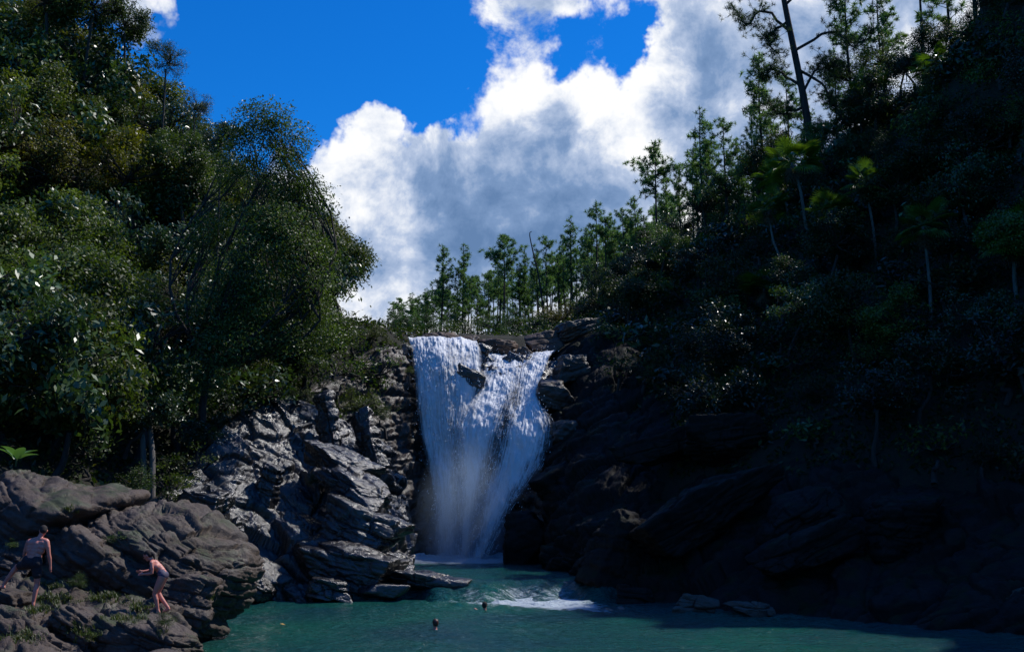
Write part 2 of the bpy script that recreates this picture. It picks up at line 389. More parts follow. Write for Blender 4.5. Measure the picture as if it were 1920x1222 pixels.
# ------------------------------------------------------------------ terrain (height from control points, most of them read off the photograph)
TP = [P(*a) for a in [
    # left: ground behind the wet cliff, then the wooded hillside
    (280, 945, 39.5), (400, 815, 47), (520, 740, 52), (640, 800, 55), (735, 655, 62), (150, 905, 37), (0, 880, 34),
    (100, 720, 46), (300, 640, 53), (430, 520, 60), (560, 500, 64), (600, 620, 66), (640, 615, 64), (690, 612, 62), (745, 645, 62.5), (720, 660, 75), (600, 640, 80), (700, 660, 100), (400, 480, 80),
    (0, 360, 54), (200, 200, 63), (-300, 150, 52), (-250, 550, 42), (-250, 820, 33), (-500, 300, 45), (0, 150, 80),
    # river bed above the falls and the pine plateau behind
    (800, 650, 64.5), (900, 655, 66), (1000, 668, 66), (850, 650, 80), (850, 642, 120), (850, 640, 160), (1000, 632, 120), (1100, 590, 110), (1050, 630, 78), (950, 650, 95), (760, 655, 120),
    # right hillside
    (1130, 640, 68), (1200, 545, 90), (1300, 470, 84), (1400, 400, 78), (1500, 330, 68), (1600, 250, 64), (1800, 130, 60), (2000, 30, 56), (2300, 60, 45), (2600, 100, 36),
    (1150, 640, 66), (1300, 640, 59), (1500, 620, 53), (1700, 570, 48), (1900, 520, 44), (1500, 460, 60), (1700, 370, 54), (1900, 310, 49),
    (1130, 800, 57), (1250, 830, 50), (1400, 860, 46), (1600, 900, 42), (1900, 930, 38), (2200, 950, 34)]]
TP += [np.array(a, float) for a in [
    (-11, 38.5, -2), (-9.5, 42, -2), (-7, 45.5, -2), (-5, 48, -2), (-5.2, 57, -1), (-3, 60, -1), (0, 60.5, -1), (2.6, 58, -1), (3.4, 51, -2), (4.6, 45, -2), (6.5, 40.5, -2), (9.5, 37.5, -2), (14, 34.5, -2), (18, 32, -2),
    (-2, 50, -1.5), (0, 44, -1.5), (-6, 38, -2), (0, 38, -2.5), (5, 34, -2.5), (10, 29, -2.5), (-8, 29, -2), (-3, 28, -3), (2, 22, -3), (10, 20, -2.5), (16, 22, -2), (20, 26, -0.5), (26, 22, 5), (23, 35, 14), (26, 40, 24), (30, 33, 26), (36, 40, 42), (34, 26, 20), (28, 46, 37), (32, 53, 46), (27, 52, 37),  # last points raise an unseen hill right of frame to shade the bank
    (-9.3, 27.5, -1.0), (-8, 23, -1.2), (-10.5, 24.5, 0.3), (-13, 25, 1.2), (-15, 25.5, 1.9), (-18, 26, 3.0), (-13, 30.5, 2.2), (-15.5, 31, 3.6), (-20, 30, 6), (-8, 17, -1), (-12, 17, 0.3), (-17, 16, 2.2), (-24, 20, 6),
    (0, 0, 1.9), (0, 6, -0.6), (0, 12, -2.2), (-8, 4, 1.4), (8, 4, 1.2), (-18, 2, 4), (18, 4, 3), (0, -12, 4), (-20, -20, 8), (20, -20, 7), (30, 10, 8),
    (60, 40, 38), (60, 80, 44), (60, 140, 48), (0, 220, 36), (-60, 60, 34), (-60, 120, 34), (-60, 0, 22), (60, 0, 22), (100, 220, 45), (-100, 220, 34), (0, 600, 40), (-600, 0, 30), (600, 0, 40), (0, -600, 10)]]
TP = np.array(TP)
_d = np.linalg.norm(TP[:, None, :2] - TP[None, :, :2], axis=2)
_A = np.zeros((len(TP) + 1, len(TP) + 1)); _A[:-1, :-1] = _d - np.eye(len(TP)) * 0.05; _A[-1, :-1] = 1; _A[:-1, -1] = 1
_w = np.linalg.solve(_A, np.append(TP[:, 2], 0))
def H(xy):
    xy = np.atleast_2d(np.asarray(xy, float)); r = np.zeros(len(xy))
    for k in range(0, len(xy), 20000):
        q = xy[k:k + 20000]
        r[k:k + 20000] = np.linalg.norm(q[:, None] - TP[None, :, :2], axis=2) @ _w[:-1] + _w[-1]
    return r
def Hn(xy):
    xy = np.atleast_2d(np.asarray(xy, float)); q = np.c_[xy, np.zeros(len(xy))]
    h = H(xy)
    amp = np.clip((h + 0.5) / 3, 0.0, 1.0)
    return h + amp * (0.5 * fbm(q * 0.35, 4, 5) + 0.15 * fbm(q * 1.7, 3, 9))
def axis(a, b, step, far):
    c = np.arange(a, b + 1e-6, step); lo, hi = [], []
    s, x = step, a
    while x > -far: s *= 1.25; x -= s; lo.append(x)
    s, x = step, b
    while x < far: s *= 1.25; x += s; hi.append(x)
    return np.concatenate([lo[::-1], c, hi])
gx, gy = axis(-34, 40, 0.45, 1500), axis(-6, 130, 0.45, 1500)
XX, YY = np.meshgrid(gx, gy)
g = np.stack([XX, YY, Hn(np.c_[XX.ravel(), YY.ravel()]).reshape(XX.shape)], -1)
terrain = mesh_obj('terrain', g.reshape(-1, 3), grid_faces(*XX.shape)[:, ::-1], M['soil'])
tag(terrain, kind='structure')

# ------------------------------------------------------------------ rock faces
BVH = {}
def sheet(name, cols, mat, res, seed, big=1.6, small=0.5, amp=(0.55, 0.5), dip=0.5, squash=1.8, skirt=True, kind='structure', fine=0.06, edge=0.6, bed=(0.8, 2.2, 0.6)):
    """a cliff face: columns of (px, [(py, Y) ...]) read off the photograph, resampled finely and broken into joints and ledges"""
    gcol = []
    for px, pts in cols:
        w3 = [P(px, py, Y) for py, Y in pts]
        if skirt:
            b = w3[-1].copy(); b[2] -= 1.6; b[1] += 0.2; w3.append(b)
        gcol.append(w3)
    gcol = np.array(gcol).transpose(1, 0, 2)              # rows (top to bottom), columns
    rough = catmull(catmull(gcol, 30).transpose(1, 0, 2), 30).transpose(1, 0, 2)
    lh = np.linalg.norm(np.diff(rough, axis=0), axis=2).sum(0).max(); lw = np.linalg.norm(np.diff(rough, axis=1), axis=2).sum(1).max()
    nr, nc = max(20, int(lh / res)), max(20, int(lw / res))
    gg = catmull(catmull(gcol, nr).transpose(1, 0, 2), nc).transpose(1, 0, 2)
    n = grid_normals(gg); flip = np.sum(n * (CAM - gg), axis=2).mean() < 0
    if flip: n = -n
    p = gg.reshape(-1, 3); nn = n.reshape(-1, 3)
    S = strat(dip, squash)
    d = amp[0] * facets(p, big, seed, 0.55, 0.7, 0.22, 0.07, S) + amp[1] * facets(p, small, seed + 50, 0.6, 0.55, 0.3, 0.10, S)
    d = 0.55 * d + bed[2] * (bedding(p, dip, bed[0], bed[1], seed + 200) + 0.6 * bedding(p, dip * 1.15, bed[0] * 0.36, bed[1] * 0.4, seed + 220))
    d += 0.6 * amp[1] * facets(p, small * 0.4, seed + 60, 0.7, 0.6, 0.35, 0.12, S)
    d += fine * (ridged(p @ S.T * 2.6, 4, seed + 90) - 1.0) + 0.35 * fbm(p * 0.5, 3, seed + 70)
    r_, c_ = np.meshgrid(np.linspace(0, 1, nr), np.linspace(0, 1, nc), indexing='ij')
    m = np.minimum(np.minimum(c_, 1 - c_) / 0.04, r_ / 0.05).clip(0, 1).ravel()
    p = p + nn * (d * m - edge * (1 - m))[:, None]
    f = grid_faces(nr, nc)
    if not flip: f = f[:, ::-1]
    o = mesh_obj(name, p, f[:, ::-1], mat, smooth=True)
    tag(o, kind=kind)
    BVH[name] = BVHTree.FromPolygons([tuple(v) for v in p[::1]], f.tolist())
    return o
sheet('wet_cliff', [
    (225, [(945, 37), (1000, 36.4), (1060, 35.8), (1150, 35.2)]),
    (330, [(905, 40), (960, 39.2), (1040, 38.2), (1140, 37)]),
    (420, [(785, 46), (880, 43.2), (980, 41.4), (1130, 39.5)]),
    (500, [(718, 49.5), (830, 46.5), (960, 43.5), (1125, 40.5)]),
    (580, [(735, 51), (840, 48), (960, 44.6), (1122, 41.2)]),
    (660, [(780, 52), (870, 49), (980, 45.6), (1118, 42)]),
    (735, [(850, 53), (935, 50), (1020, 46.6), (1112, 43)]),
    (790, [(1010, 53.5), (1040, 50.5), (1066, 47.5), (1105, 44)])], M['rock_wet'], 0.055, 3, 2.0, 0.7, (0.5, 0.4), -0.5, 2.8, bed=(1.0, 2.4, 0.6))
sheet('gorge_wall', [
    (560, [(730, 54), (820, 53), (950, 52), (1070, 51)]),
    (640, [(690, 58), (800, 56), (930, 54.5), (1068, 53)]),
    (715, [(636, 61.5), (770, 58.5), (900, 56.8), (1062, 55.2)]),
    (762, [(632, 63), (760, 60.6), (890, 58.4), (1058, 56.4)]),
    (812, [(640, 66), (750, 63), (890, 61), (1054, 58.8)])], M['rock_side'], 0.08, 17, 2.2, 0.7, (0.4, 0.45), 0.15, 1.6)
sheet('falls_rock_face', [
    (745, [(640, 64.5), (760, 62.2), (890, 60.6), (1056, 59.2)]),
    (820, [(640, 63.2), (740, 61.8), (890, 60.6), (1056, 58.8)]),
    (900, [(650, 63.4), (740, 61.2), (890, 59.8), (1056, 58.2)]),
    (980, [(660, 64.0), (740, 61.0), (890, 59.0), (1058, 57.4)]),
    (1070, [(662, 64.5), (740, 60.6), (890, 58.0), (1062, 56)])], M['rock_wet'], 0.09, 29, 1.8, 0.6, (0.45, 0.45), 0.2, 1.6, fine=0.05)
sheet('right_cliff', [
    (1000, [(672, 66), (760, 61.6), (900, 57.6), (1062, 52)]),
    (1080, [(618, 65.5), (760, 58.2), (900, 52), (1100, 44.6)]),
    (1150, [(604, 64.5), (760, 56), (920, 48.6), (1132, 41)]),
    (1250, [(690, 58.5), (800, 53), (950, 46.5), (1150, 39)]),
    (1400, [(795, 50), (870, 46.4), (990, 41.5), (1160, 36.4)]),
    (1600, [(865, 43.5), (930, 40.6), (1040, 37.3), (1170, 34)]),
    (1800, [(895, 39.5), (960, 37), (1060, 34.4), (1180, 32)]),
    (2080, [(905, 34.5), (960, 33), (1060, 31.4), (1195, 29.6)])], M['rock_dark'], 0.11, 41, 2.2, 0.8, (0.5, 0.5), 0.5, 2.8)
sheet('near_ledge', [
    (-260, [(1010, 27), (1100, 24.6), (1180, 22.5), (1320, 18.5)]),
    (-60, [(1050, 27.6), (1110, 25.8), (1175, 23.4), (1310, 19)]),
    (60, [(1085, 27.6), (1137, 25.2), (1190, 23), (1300, 19.5)]),
    (170, [(1105, 27.8), (1150, 25.4), (1195, 23.6), (1300, 20)]),
    (290, [(1120, 27.6), (1150, 25.6), (1200, 23.8), (1300, 20.5)]),
    (345, [(1150, 27.4), (1178, 26), (1225, 24.4), (1300, 21.5)]),
    (385, [(1200, 27), (1220, 26), (1250, 25), (1310, 23)])], M['rock_dry'], 0.045, 57, 1.0, 0.34, (0.45, 0.55), -0.5, 3.2, fine=0.04, edge=0.3, bed=(0.36, 0.9, 0.75))

_ico = {}
def ico(sub):
    if sub not in _ico:
        bm = bmesh.new(); bmesh.ops.create_icosphere(bm, subdivisions=sub, radius=1.0)
        v = np.array([x.co[:] for x in bm.verts]); v /= np.linalg.norm(v, axis=1)[:, None]
        f = np.array([[x.index for x in q.verts] for q in bm.faces]); bm.free(); _ico[sub] = (v, f)
    return _ico[sub]
def rock(name, pos, dims, rot, mat, seed, label, planes=7, sub=5, p=16, rough=1.0, grain=None, dip=0.0, cat='rock', group=None, jitter=0.22, jointed=0.0, bed=None):
    rs = np.random.RandomState(seed); u, f = ico(sub); dims = np.array(dims) / 2.0
    base = np.array([[1, 0, 0], [-1, 0, 0], [0, 1, 0], [0, -1, 0], [0, 0, 1], [0, 0, -1]], float) + rs.normal(0, jitter, (6, 3))
    ex = rs.normal(0, 1, (planes, 3)); n = np.concatenate([base, ex]); n /= np.linalg.norm(n, axis=1)[:, None]
    d = np.concatenate([np.full(6, 1.0), rs.uniform(0.88, 1.25, planes)])
    r = (np.maximum(u @ n.T / d, 0) ** p).sum(1) ** (-1.0 / p)
    v = u * r[:, None] * dims
    off = rs.uniform(-50, 50, 3); s = dims.min(); q = v + off
    S = strat(dip, 2.2) if grain else np.eye(3)
    dd = rough * (0.10 * s * fbm(q / s * 0.9, 4, seed) + 0.085 * s * (ridged(q @ S.T / s * 1.9, 5, seed + 7, 0.55) - 1.1) + 0.02 * min(s, 1.0) * fbm(q * 9, 3, seed + 3))
    if jointed: dd = dd + jointed * (facets(q, 0.62, seed + 5, 0.7, 0.6, 0.35, 0.08, strat(dip, 3.4)) + 0.7 * facets(q, 0.26, seed + 6, 0.8, 0.7, 0.45, 0.1, strat(dip, 3.0)) + 0.7 * facets(q, 0.12, seed + 8, 0.8, 0.7, 0.4, 0.12, strat(dip, 2.4)))
    if bed: dd = dd + bed[2] * (bedding(q, dip, bed[0], bed[1], seed + 11) + 0.6 * bedding(q, dip * 1.2, bed[0] * 0.38, bed[1] * 0.4, seed + 12))
    v = v + u * dd[:, None]
    v = v @ np.array(Matrix.Rotation(rot[2], 3, 'Z') @ Matrix.Rotation(rot[1], 3, 'Y') @ Matrix.Rotation(rot[0], 3, 'X')).T
    o = mesh_obj(name, v, f, mat, smooth=True); o.location = pos
    BVH[name + str(seed)] = BVHTree.FromPolygons([tuple(a) for a in (v + np.array(pos))], f.tolist())
    return tag(o, label, cat, group)
# near bank
rock('boulder', P(290, 1082, 29.4), (4.2, 3.4, 2.9), (0.1, R(20), R(10)), M['rock_dry'], 71, 'big ridged brown boulder at the water edge behind the bending woman', 6, 7, 9, 0.8, True, -0.12, 'boulder', jointed=0.21, bed=(0.42, 1.3, 0.8))
rock('outcrop', P(-5, 985, 29.8), (3.8, 3.4, 2.9), (0, R(22), R(-8)), M['rock_dry'], 72, 'layered brown rock outcrop behind the man at the left edge', 6, 7, 9, 0.8, True, -0.12, 'rock', jointed=0.23, bed=(0.42, 1.3, 0.8))
rock('boulder', P(175, 1075, 28.2), (2.6, 1.6, 1.7), (0, R(28), R(5)), M['rock_dry'], 73, 'dark slanting rock between the man and the bending woman', 6, 6, 10, 0.8, True, -0.12, 'boulder', jointed=0.18, bed=(0.26, 0.7, 0.8))
rock('boulder', P(350, 1122, 26.9), (1.3, 1.2, 1.1), (0, R(8), R(15)), M['rock_dry'], 74, 'squarish dark boulder just right of the bending woman', 5, 6, 12, 0.9, True, -0.12, 'boulder', jointed=0.13, bed=(0.26, 0.7, 0.8))
rock('boulder', P(120, 1010, 28.6), (1.4, 1.2, 0.8), (0, R(15), R(30)), M['rock_dry'], 75, 'light brown rock knob above the head of the standing man', 6, 6, 10, 0.9, True, -0.12, 'boulder', jointed=0.15, bed=(0.26, 0.7, 0.8))
rock('boulder', P(300, 1205, 23.2), (1.5, 1.2, 0.8), (0, R(12), R(-20)), M['rock_dry'], 76, 'broken reddish boulder at the bottom edge below the woman', 6, 6, 10, 0.9, True, -0.12, 'boulder', jointed=0.15, bed=(0.26, 0.7, 0.8))
rock('boulder', P(15, 1060, 27.4), (1.0, 1.0, 1.0), (0, R(10), R(20)), M['rock_dry'], 77, 'grey rounded rock at the left edge beside the man', 6, 6, 9, 0.9, True, -0.12, 'boulder', jointed=0.13, bed=(0.26, 0.7, 0.8))
rock('boulder', P(175, 1190, 23.4), (1.9, 1.2, 0.8), (0, R(24), R(10)), M['rock_dry'], 78, 'long slanting rock at the bottom below the grassy ledge', 6, 6, 10, 0.9, True, -0.12, 'boulder', jointed=0.15, bed=(0.26, 0.7, 0.8))
rock('boulder', P(30, 1195, 22.6), (1.7, 1.2, 0.9), (0, R(22), R(-15)), M['rock_dry'], 79, 'brown rock in the bottom left corner below the man', 6, 6, 10, 0.9, True, -0.12, 'boulder', jointed=0.15, bed=(0.26, 0.7, 0.8))
# blocks of the wet cliff
WR = [  # px, py, Y, dims, rot(deg), label
    (385, 955, 38.2, (1.6, 1.3, 1.5), (8, 10, -28), 'pale square wet block with a flat shining face'),
    (425, 1003, 38.6, (1.5, 0.7, 0.7), (0, -32, -20), 'grey slab leaning under the pale square block'),
    (640, 868, 46.0, (2.7, 2.0, 1.0), (0, 27, -25), 'uppermost dark slab of the layered stack left of the falls'),
    (662, 915, 44.6, (3.2, 2.0, 1.2), (0, 25, -22), 'second slab of the dark layered stack left of the falls'),
    (675, 985, 43.4, (2.9, 2.0, 1.5), (0, 22, -20), 'thick middle slab of the dark layered stack, rounded nose at right'),
    (640, 1055, 42.4, (3.9, 2.2, 1.6), (0, 16, -15), 'lowest broad slab of the dark layered stack at the waterline'),
    (790, 1085, 42.6, (2.2, 1.6, 0.5), (0, 8, -10), 'low rock tongue running into the water left of the rapids'),
    (505, 905, 43.6, (0.9, 0.8, 1.5), (0, 18, -20), 'upright brown block standing in the wet cliff'),
    (615, 800, 48.6, (1.0, 0.5, 3.2), (-6, -18, -30), 'thin dark rock blade high on the wet cliff'),
    (690, 830, 49.6, (1.1, 0.7, 2.8), (0, -26, -30), 'leaning rock fin right of the dark blade'),
    (470, 1095, 40.4, (1.5, 1.2, 0.8), (0, 18, -5), 'small wet rock at the waterline beside the big boulder'),
    (620, 1105, 40.9, (1.6, 1.1, 0.6), (0, 12, 5), 'low wet rock at the waterline under the layered stack'),
]
for i, (px, py, Y, dm, rt, lb) in enumerate(WR):
    rock('wet_rock', P(px, py, Y), dm, [R(a) for a in rt], M['rock_wet'], 120 + i, lb, 6, 6, 36, 0.7, True, 0.0, 'rock', 'blocks of the wet cliff left of the falls', 0.13, jointed=0.2, bed=(0.5, 1.4, 0.5))
# lip and falls
FR = [
    (826, 636, 64.6, (1.9, 1.4, 0.55), (0, 3, 8), 'rock_red', 'flat reddish rock on the lip at the left of the falls'),
    (872, 640, 65.0, (1.6, 1.3, 0.55), (0, -5, 0), 'rock_red', 'small reddish rock second from the left on the lip'),
    (932, 650, 65.0, (2.3, 1.5, 0.95), (0, 6, -5), 'rock_red', 'broad reddish block on the middle of the lip'),
    (980, 662, 64.6, (0.9, 0.9, 0.5), (0, 10, 20), 'rock_red', 'small dark red rock right of the broad lip block'),
    (1020, 640, 66.5, (2.2, 1.6, 1.1), (0, -6, 10), 'rock_red', 'brown block above the right arm of the falls'),
    (1085, 618, 66.5, (2.6, 1.6, 1.0), (0, -16, 10), 'rock_side', 'long brown rock slab at the top right of the falls'),
    (884, 712, 61.2, (1.6, 1.0, 1.15), (0, 14, 10), 'rock_wet', 'dark wet rock standing out between the two arms of the falls'),
    (968, 676, 63.4, (1.6, 0.9, 0.7), (0, 8, -10), 'rock_wet', 'black wet rock under the lip in the right arm'),
    (905, 660, 63.2, (0.7, 0.7, 0.7), (0, 20, 0), 'rock_wet', 'small black rock breaking the top of the falls'),
    (1040, 745, 60.0, (2.0, 1.6, 1.6), (0, 14, 15), 'rock_side', 'brown boulder jutting out at the right side of the falls'),
    (1075, 690, 61.5, (1.9, 1.6, 1.4), (0, -12, 20), 'rock_side', 'squared brown block right of the falls under the slab'),
    (1068, 815, 57.4, (1.8, 1.6, 1.5), (0, 8, 0), 'rock_side', 'brown block low on the right side of the falls'),
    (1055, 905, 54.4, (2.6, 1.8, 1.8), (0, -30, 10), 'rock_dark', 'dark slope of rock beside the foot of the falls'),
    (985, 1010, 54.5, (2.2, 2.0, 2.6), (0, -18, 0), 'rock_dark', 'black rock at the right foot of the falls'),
]
for i, (px, py, Y, dm, rt, mt, lb) in enumerate(FR):
    rock('falls_rock', P(px, py, Y), dm, [R(a) for a in rt], M[mt], 160 + i, lb, 7, 5, 30, 0.7, True, 0.0, 'rock', 'rocks in and beside the waterfall', 0.25, jointed=0.15, bed=(0.4, 1.0, 0.5))
RR = [
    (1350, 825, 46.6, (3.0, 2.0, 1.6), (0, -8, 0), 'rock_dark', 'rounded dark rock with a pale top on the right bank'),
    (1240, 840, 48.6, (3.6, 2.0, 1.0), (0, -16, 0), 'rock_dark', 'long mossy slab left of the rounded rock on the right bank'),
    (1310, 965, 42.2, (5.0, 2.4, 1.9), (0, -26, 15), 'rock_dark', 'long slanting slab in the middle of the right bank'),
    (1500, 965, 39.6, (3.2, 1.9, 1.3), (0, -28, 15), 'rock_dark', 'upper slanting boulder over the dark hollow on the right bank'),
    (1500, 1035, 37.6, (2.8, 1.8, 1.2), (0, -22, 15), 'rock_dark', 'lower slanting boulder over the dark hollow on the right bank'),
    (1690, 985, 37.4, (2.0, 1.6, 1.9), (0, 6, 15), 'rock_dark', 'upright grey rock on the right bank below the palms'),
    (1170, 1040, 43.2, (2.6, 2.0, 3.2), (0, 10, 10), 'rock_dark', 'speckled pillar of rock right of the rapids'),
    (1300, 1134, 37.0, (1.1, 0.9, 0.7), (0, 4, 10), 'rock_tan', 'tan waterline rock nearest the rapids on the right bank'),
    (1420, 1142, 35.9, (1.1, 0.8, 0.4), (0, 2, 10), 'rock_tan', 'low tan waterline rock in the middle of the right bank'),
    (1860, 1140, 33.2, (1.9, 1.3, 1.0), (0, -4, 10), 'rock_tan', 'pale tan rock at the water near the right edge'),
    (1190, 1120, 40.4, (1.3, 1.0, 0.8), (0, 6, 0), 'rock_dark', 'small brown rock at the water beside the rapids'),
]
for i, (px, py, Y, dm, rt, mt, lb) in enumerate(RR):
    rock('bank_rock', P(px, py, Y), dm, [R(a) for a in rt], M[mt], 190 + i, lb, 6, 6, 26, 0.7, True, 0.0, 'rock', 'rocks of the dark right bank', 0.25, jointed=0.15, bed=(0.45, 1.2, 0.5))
RP = [(845, 1096, 42.2, (1.5, 0.9, 0.5), 'low dark rock at the left end of the rapids'), 
      (720, 1108, 41.2, (1.5, 0.9, 0.5), 'flat dark rock at the waterline left of the rapids')]
for i, (px, py, Y, dm, lb) in enumerate(RP):
    rock('rapids_rock', P(px, py, Y), dm, (0, R(6), R(20 * i)), M['rock_wet'], 210 + i, lb, 6, 5, 11, 1.0, True, 0.1, 'rock', 'rocks in the rapids')

# ------------------------------------------------------------------ water
def pool(name, x0, x1, y0, y1, res, zf, foamf, keep=None):
    xs, ys = np.arange(x0, x1 + 1e-6, res), np.arange(y0, y1 + 1e-6, res * 1.0)
    A, B = np.meshgrid(xs, ys); q = np.c_[A.ravel(), B.ravel(), np.zeros(A.size)]
    z = zf(q); v = q.copy(); v[:, 2] = z
    f = grid_faces(*A.shape)[:, ::-1]
    if keep is not None:
        k = keep(q); f = f[k[f].all(1)]
    o = mesh_obj(name, v, f, M['water'], colors={'foam': foamf(v)})
    return tag(o, kind='structure')
sm = lambda a, b, x: (lambda t: t * t * (3 - 2 * t))(np.clip((x - a) / (b - a), 0, 1))
def edge_y(x):            # where the upper pool spills over: a line from the left bank to the right bank
    return 42.6 + 0.10 * (x + 3) + 0.5 * np.sin(x * 1.3) + 0.35 * np.sin(x * 3.1 + 1)
def z_lower(q):
    w_ = 0.05 * fbm(q * [0.7, 1.5, 1], 3, 3) + 0.055 * fbm(q * [1.9, 3.6, 1], 2, 8)
    near = np.exp(-((q[:, 1] - (40.2 - 0.55 * np.maximum(q[:, 0], 0))) / 1.8) ** 2)
    return w_ * (1 + 1.6 * near * sm(-4.5, -2.5, q[:, 0]))
def foam_lower(v):
    x, y = v[:, 0], v[:, 1]
    c = np.zeros((len(v), 3))
    d = (40.0 - 0.75 * np.maximum(x + 0.5, 0)) - y              # distance in front of the rapids, drifting right along the bank
    band = sm(-3.0, -0.5, x) * (1 - sm(1.5, 5.0, x))
    c[:, 0] = np.clip(np.exp(-np.maximum(d, 0) / 0.9) * band * 0.75 + 0.30 * np.exp(-np.maximum(d, 0) / 3.5) * band + 0.35 * np.exp(-np.abs(d + .6) / .35) * sm(-7, -4, x) * (1 - sm(-1, 1, x)), 0, 1)
    c[:, 1] = np.clip(1 - (x + 9.0 + 0.25 * (y - 27)) / 2.0, 0, 1) * (1 - sm(32, 36, y)) * 0.8
    return c
pool('pool_water', -20, 24, 3, 43.5, 0.16, z_lower, foam_lower)
def z_upper(q):
    e = edge_y(q[:, 0]); t = sm(-0.2, 2.6, e - q[:, 1])           # 0 in the upper pool, 1 below the step
    rough_ = np.exp(-((q[:, 1] - e + 1.2) / 1.6) ** 2) + np.exp(-((q[:, 1] - 57) / 2.0) ** 2)
    n = 0.04 * fbm(q * [1.2, 1.8, 1], 3, 13) + rough_ * (0.20 * fbm(q * [0.9, 1.3, 1], 4, 23) + 0.05 * ridged(q * [3, 4, 1], 3, 33))
    bs = np.exp(-((q[:, 1] - 57.0) / 1.1) ** 2) * (1 - sm(-0.6, 0.8, q[:, 0]))
    return 0.6 - (0.75 + 0.8 * sm(-2.8, -4.2, q[:, 0])) * t + n * (1 - 0.8 * t * sm(-2.8, -4.2, q[:, 0])) + bs * (0.22 + 0.25 * fbm(q * [1.6, 2.0, 1], 4, 43))
def foam_upper(v):
    x, y = v[:, 0], v[:, 1]; e = edge_y(x); c = np.zeros((len(v), 3))
    rap = np.exp(-((y - e + 1.5) / 1.15) ** 2) * sm(-3.4, -1.4, x) * (1 - 0.8 * sm(1.8, 3.6, x))
    base = np.exp(-((y - 56.4) / 2.6) ** 2) * (1 - sm(-0.3, 1.2, x))
    c[:, 0] = np.clip(0.46 * rap + 0.95 * base + 0.13, 0, 1)
    return c
pool('upper_pool_water', -7, 5.5, 39.4, 60, 0.10, z_upper, foam_upper)

# falling water: veil sheets that follow the rock, and loose strands of water in front of them
FALL_L = [  # left curtain: guides from left to right, each a list of (px, py, Y)
    [(764, 636, 63.6), (768, 640, 62.8), (776, 700, 61.2), (786, 800, 60.0), (806, 900, 59.3), (818, 1050, 58.2)],
    [(795, 634, 63.6), (797, 638, 62.6), (802, 700, 60.8), (812, 800, 59.8), (824, 900, 59.0), (836, 1052, 57.8)],
    [(825, 634, 63.6), (828, 638, 62.4), (832, 700, 60.6), (838, 800, 59.6), (846, 900, 58.8), (854, 1053, 57.4)],
    [(860, 636, 63.8), (862, 640, 62.6), (862, 700, 60.9), (860, 800, 59.6), (864, 900, 58.6), (870, 1053, 57.2)],
    [(893, 640, 64.0), (897, 646, 62.8), (905, 680, 61.8), (884, 790, 60.0), (878, 900, 58.6), (884, 1053, 57.0)]]
FALL_R = [
    [(915, 662, 64.8), (912, 672, 63.4), (874, 745, 60.6), (852, 800, 59.3), (866, 900, 58.6), (864, 1053, 57.2)],
    [(945, 664, 65.0), (940, 676, 63.2), (930, 740, 60.4), (905, 800, 59.0), (890, 900, 58.2), (876, 1053, 56.9)],
    [(985, 664, 65.2), (975, 676, 63.0), (962, 740, 60.2), (945, 800, 58.6), (922, 900, 57.8), (890, 1053, 56.6)],
    [(1015, 660, 65.4), (1005, 672, 62.8), (990, 740, 60.0), (985, 800, 58.2), (962, 900, 57.2), (902, 1053, 56.2)],
    [(1042, 658, 65.6), (1032, 670, 62.6), (1008, 742, 59.8), (1040, 795, 57.9), (1022, 870, 56.8), (962, 950, 56.2), (912, 1050, 55.8)]]
def resample(gd, n=60):
    out_ = []
    for q in gd:
        w3 = np.array([P(*a) for a in q]); s = np.r_[0, np.cumsum(np.linalg.norm(np.diff(w3, axis=0), axis=1))]
        c = catmull(w3, 200); s2 = np.r_[0, np.cumsum(np.linalg.norm(np.diff(c, axis=0), axis=1))]
        out_.append(np.stack([np.interp(np.linspace(0, s2[-1], n), s2, c[:, k]) for k in range(3)], 1))
    return np.array(out_)                                   # guides x n x 3
waterfall = empty('waterfall', tuple(PZ(860, 1050, 0.6))); tag(waterfall, kind='structure')
WL = np.array(waterfall.location)
def veil(name, gd, nu, nv, off, seed, dens, amp=0.13):
    gq = catmull(resample(gd, nv), nu)                      # nu x nv x 3
    U, V = np.meshgrid(np.linspace(0, 1, nu), np.linspace(0, 1, nv), indexing='ij')
    p = gq.reshape(-1, 3); u, v = U.ravel(), V.ravel()
    streak = fbm(p * [1.5, 1.0, 0.5], 5, seed, 0.6) * 1.1 + 0.22 * ridged(np.c_[u * 34, v * 5, u * 0 + seed], 3, seed + 4)
    p = p + np.c_[np.zeros(len(p)), -(off + amp * streak), 0.10 * streak]
    d = np.clip(dens(u, v) - 0.40 * np.exp(-np.minimum(u, 1 - u) / 0.035) * sm(0.02, 0.15, v), 0, 1)
    o = mesh_obj(name, p - WL, grid_faces(nu, nv), M['veil'], waterfall, colors={'flow': np.c_[u, v, d]})
    return gq
GL = veil('veil', FALL_L, 130, 220, 0.05, 1, lambda u, v: np.clip(0.66 - 0.10 * np.sin(u * 9 + 2) * sm(0.05, 0.3, v) - 0.12 * sm(0.3, 1, v), 0, 1))
GR = veil('veil', FALL_R, 150, 220, 0.05, 2, lambda u, v: np.clip(0.62 - 0.16 * np.sin(u * 12 + v * 4) * sm(0.1, 0.4, v) - 0.12 * sm(0.35, 1, v) + 0.12 * sm(0.7, 1, u), 0, 1))
